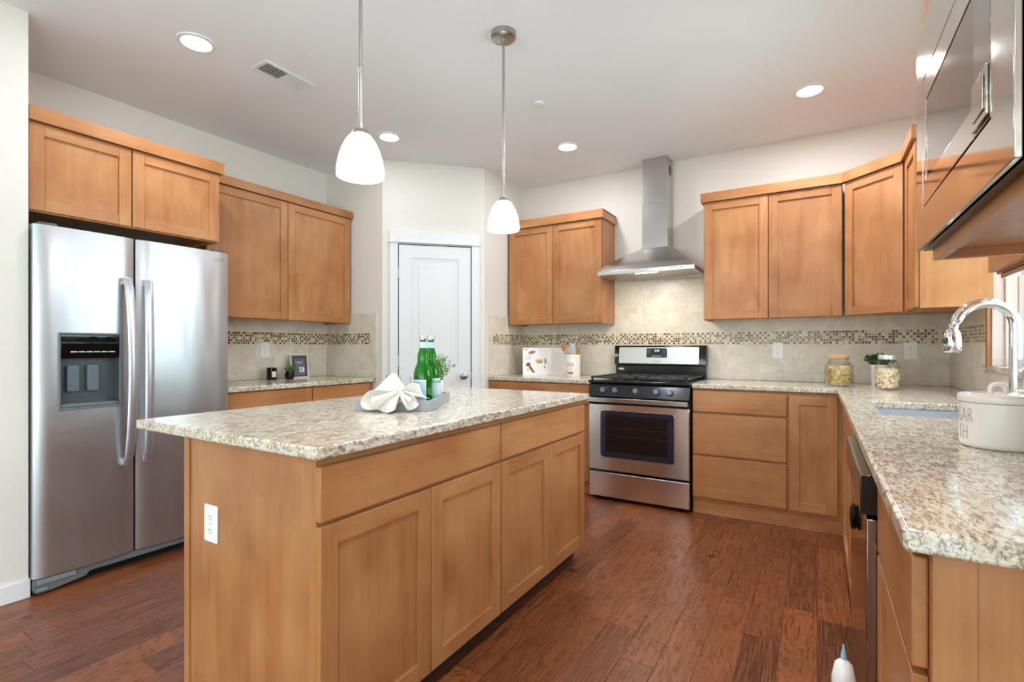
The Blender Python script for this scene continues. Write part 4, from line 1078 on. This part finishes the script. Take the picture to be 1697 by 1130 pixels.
onpage(*LP, [ell(.222-.01, .128, .010, .030, 14), ell(.205, .075, .006, .018, 12)], 'herb_picture', plain('ink_grey_green', (150, 146, 124), .6), lp)
onpage(*LP, [[(.008, .232), (.045, .232), (.045, .238), (.008, .238)]] + [[(.02, z), (.075, z), (.075, z+.0015), (.02, z+.0015)] for z in (.175, .158, .150)], 'page_text', plain('ink_dark', (90, 86, 90), .6), lp)
onpage(0, .185, 0, -.075, [[(.025, .205-k*.012), (.16, .205-k*.012), (.16, .2065-k*.012), (.025, .2065-k*.012)] for k in range(14)], 'page_text', plain('ink_soft', (190, 176, 176), .6), rp_)
t = thing('utensil_crock', 'white ceramic utensil crock with rooster drawings, in front of the cookbook', 'crock', (-1.842, 4.060, CT), 0)
bm = B(); lathe(bm, [(.0, 0), (.066, 0), (.069, .004), (.069, .172), (.0725, .176), (.0725, .190), (.069, .192), (.064, .190), (.063, .01), (0, .008)], 40, cap=False); obj('pot', bm, M_CER, t)
text('lettering', 'COOK', .044, RZ(.05) @ T((0, 0, .105)), plain('thin_grey_ink', (120, 116, 112), .6), t, bend=.0695, sx=.55, offset=-.0008)
def rooster(u, s):
    bm = B(); polys = [ell(u, .032, .009*s, .006*s, 12), [(u-.006*s, .034), (u-.016*s, .048), (u-.012*s, .030)], [(u+.005*s, .034), (u+.012*s, .047), (u+.010*s, .032)], [(u-.001, .018), (u+.001, .018), (u+.001, .028), (u-.001, .028)]]
    for poly in polys:
        bm.faces.new([bm.verts.new((.0697*math.sin(a/.0697), -.0697*math.cos(a/.0697), z)) for a, z in poly])
    bmesh.ops.transform(bm, matrix=RZ(.12), verts=bm.verts)
    return obj('rooster_drawing', bm, M_INK, t)
rooster(-.018, .8); rooster(.010, 1.15)
def spoon(x, y, z, ax, ay, label, s=1):
    t = thing('wooden_spoon', label, 'utensil', (x, y, CT+.010)); bm = B()
    MM = Matrix.Rotation(ay, 4, 'Y') @ Matrix.Rotation(ax, 4, 'X')
    tube(bm, [(0, 0, .0), (0, 0, z-.06)], [.005, .005], 10)
    n = 24
    ring = []
    for k in range(9):
        q = k/8; r = .0225*s*math.sin(PI*min(.98, .12+q*.86))**.7; zz = z-.068+q*.078
        ring.append([bm.verts.new((r*math.cos(2*PI*i/12), .2*r*math.sin(2*PI*i/12)+.003*math.sin(PI*q), zz)) for i in range(12)])
    for a, b in zip(ring, ring[1:]):
        for i in range(12): bm.faces.new([a[i], a[(i+1) % 12], b[(i+1) % 12], b[i]])
    bm.faces.new(ring[0]); bm.faces.new(ring[-1])
    bmesh.ops.transform(bm, matrix=MM, verts=bm.verts); obj('spoon', bm, M_SPN, t, smooth=True)
    return t
spoon(-1.872, 4.035, .285, .05, -.16, 'wooden spoon leaning left in the white crock')
spoon(-1.842, 4.075, .245, -.02, .19, 'wooden spatula leaning right in the white crock', .8)
t = thing('white_canister', 'white square-shouldered canister behind the utensil crock', 'canister', (-1.925, 4.232, CT), 0)
bm = B(); box(bm, -.040, .040, -.040, .040, 0, .256); obj('body', bm, M_CER, t, bevel=.006)
bm = B(); lathe(bm, [(.029, .2565), (.029, .286), (.027, .290), (.0, .290)], 28, cap=False); obj('lid', bm, M_WHT, t)

# ---------------------------------------------------------------- right counter items
def pasta_pile(kind, r, h, nn, rnd, rx=1.0):
    bm = B(); lathe(bm, [(.0, .012), (r*.80, .012), (r*.84, .03), (r*.82, h-.016), (r*.6, h-.006), (0, h-.004)], 20, cap=False)
    for k in range(nn):
        a = rnd.uniform(0, 2*PI); rr = r*(.78+.22*rnd.random()); rr = rr if rnd.random() < .8 else r*math.sqrt(rnd.random()); z = rnd.uniform(.018, h) if rr > r*.77 else h-rnd.uniform(0, .006)
        if rnd.random() < .45: rr = r*rnd.uniform(.88, 1)
        M = T((rr*math.cos(a), rr*math.sin(a), z)) @ Matrix.Rotation(rnd.uniform(0, 6), 4, 'X') @ Matrix.Rotation(rnd.uniform(0, 6), 4, 'Z')
        if kind == 'bow':
            vs = []; g = []
            for i in range(5):
                u = -1+i*.5; hw = .006*(.35+.65*abs(u))
                g.append([bm.verts.new(M @ Vector((u*.013, hw*j, .0025*math.cos(3*j)*(1 if i % 2 else -1)))) for j in (-1, 0, 1)])
            for p, q in zip(g, g[1:]):
                for j in range(2): bm.faces.new([p[j], p[j+1], q[j+1], q[j]])
        else:
            g = []
            for i in range(6):
                u = i/5; rad = .0105*math.sin(PI*(.15+.7*u)); row = []
                for j in range(8):
                    an = -2.2+4.4*j/7; row.append(bm.verts.new(M @ Vector(((u-.5)*.030, rad*math.cos(an), rad*math.sin(an)))))
                g.append(row)
            for p, q in zip(g, g[1:]):
                for j in range(7): bm.faces.new([p[j], p[j+1], q[j+1], q[j]]).smooth = True
    return bm
M_BOW = plain('bow_pasta', (255, 224, 158), .5); M_SHL = plain('shell_pasta', (255, 230, 196), .5)
t = thing('glass_jar', 'square glass jar of yellow bow pasta with cork lid, on the back right counter', 'jar', (.121, 3.972, CT), .35)
bm = B(); prf = [(.0, .073), (.06, .073), (.135, .073), (.150, .066), (.160, .058), (.172, .055), (.182, .055)]
def sqring(bm, r, z, sq): 
    return [bm.verts.new((r*(abs(math.cos(a))**sq*(1 if math.cos(a) >= 0 else -1)), r*(abs(math.sin(a))**sq*(1 if math.sin(a) >= 0 else -1)), z)) for a in [2*PI*i/40 for i in range(40)]]
rg = [sqring(bm, r, z, .55 if z < .15 else .9) for z, r in [(.002, .066)]+prf]
for a, b in zip(rg, rg[1:]):
    for i in range(40): bm.faces.new([a[i], a[(i+1) % 40], b[(i+1) % 40], b[i]]).smooth = True
bm.faces.new(rg[0]); o = obj('glass_body', bm, M_GLS, t)
jg = M_GLS
bm = B(); lathe(bm, [(.0, .176), (.052, .176), (.060, .183), (.061, .186), (.061, .202), (.058, .205), (0, .205)], 32, cap=False); obj('cork_lid', bm, plain('cork', (212, 170, 118), .7), t)
obj('bow_pasta', pasta_pile('bow', .062, .125, 560, rnd), M_BOW, t)['kind'] = 'stuff'
t = thing('glass_jar', 'round glass jar of shell pasta with screw lid, in front of the white pot', 'jar', (.361, 3.778, CT), 0)
bm = B(); lathe(bm, [(.0, .001), (.056, .001), (.062, .008), (.062, .140), (.056, .163), (.044, .176), (.042, .190)], 36, cap=False); obj('glass_body', bm, jg, t)
bm = B(); lathe(bm, [(.044, .182), (.046, .184), (.046, .206), (.044, .209), (.0, .209)], 32, cap=False); obj('screw_lid', bm, plain('brushed_white_lid', (212, 212, 210), .3, .5), t)
obj('shell_pasta', pasta_pile('shell', .048, .120, 190, rnd), M_SHL, t)['kind'] = 'stuff'
t = thing('potted_plant', 'leafy green plant in a small white pot behind the shell pasta jar', 'plant', (.345, 4.075, CT))
bm = B(); lathe(bm, [(.0, 0), (.042, 0), (.045, .14), (.042, .142), (.04, .13), (0, .128)], 32, cap=False); obj('pot', bm, M_CER, t)
bm = B(); sprigs(bm, 40, .085, .085, rnd, .125, .026, per=12); obj('foliage', bm, [M_ST, M_LFD, M_LFD], t)
# sugar canister
t = thing('sugar_canister', 'cream ceramic canister with loop-handled lid on the near right counter', 'canister', (.393, 1.738, CT), 0)
bm = B(); lathe(bm, [(.0, 0), (.068, 0), (.073, .004), (.0755, .012), (.0755, .112), (.074, .1135), (.0, .1135)], 56, cap=False); obj('pot', bm, M_CER, t)
ld = B(); lathe(ld, [(.074, .1142), (.0775, .116), (.0785, .119), (.0785, .131), (.0765, .135), (.072, .1365), (.0, .138)], 56, cap=False)
lid = obj('lid', ld, M_CER, t)
bm = B(); pts = [(-.014, 0, .135), (-.0145, 0, .148), (-.011, 0, .157), (-.004, 0, .1605), (.004, 0, .1605), (.011, 0, .157), (.0145, 0, .148), (.014, 0, .135)]
tube(bm, pts, .0055, 12)
for v in bm.verts: v.co.y *= 1.7
obj('loop_handle', bm, M_CER, lid)
text('lettering', 'GAR', .054, RZ(-1.22) @ T((0, 0, .080)), plain('thin_brown_ink', (150, 140, 134), .6), t, bend=.0757, sx=.50, offset=-.0014)
text('lettering', 'TH', .054, RZ(-1.26) @ T((.0, 0, .036)), plain('thin_brown_ink', (150, 140, 134), .6), t, bend=.0757, sx=.50, offset=-.0014)
# white brush with pale blue tip on the floor by the dishwasher
t = thing('cleaning_brush', 'white rounded object with pale blue pointed tip standing beside the dishwasher', 'brush', (.052, 1.40, 0), 0)
bm = B(); lathe(bm, [(.0, 0), (.045, 0), (.045, .02), (.012, .04), (.010, .28), (.024, .36), (.024, .40), (.018, .432), (.006, .444), (0, .445)], 24, cap=False); obj('body', bm, M_WHT, t)
bm = B(); lathe(bm, [(.0062, .440), (.0058, .452), (.002, .476), (0, .477)], 14, cap=False); obj('tip', bm, plain('pale_blue', (150, 186, 206), .4), t)
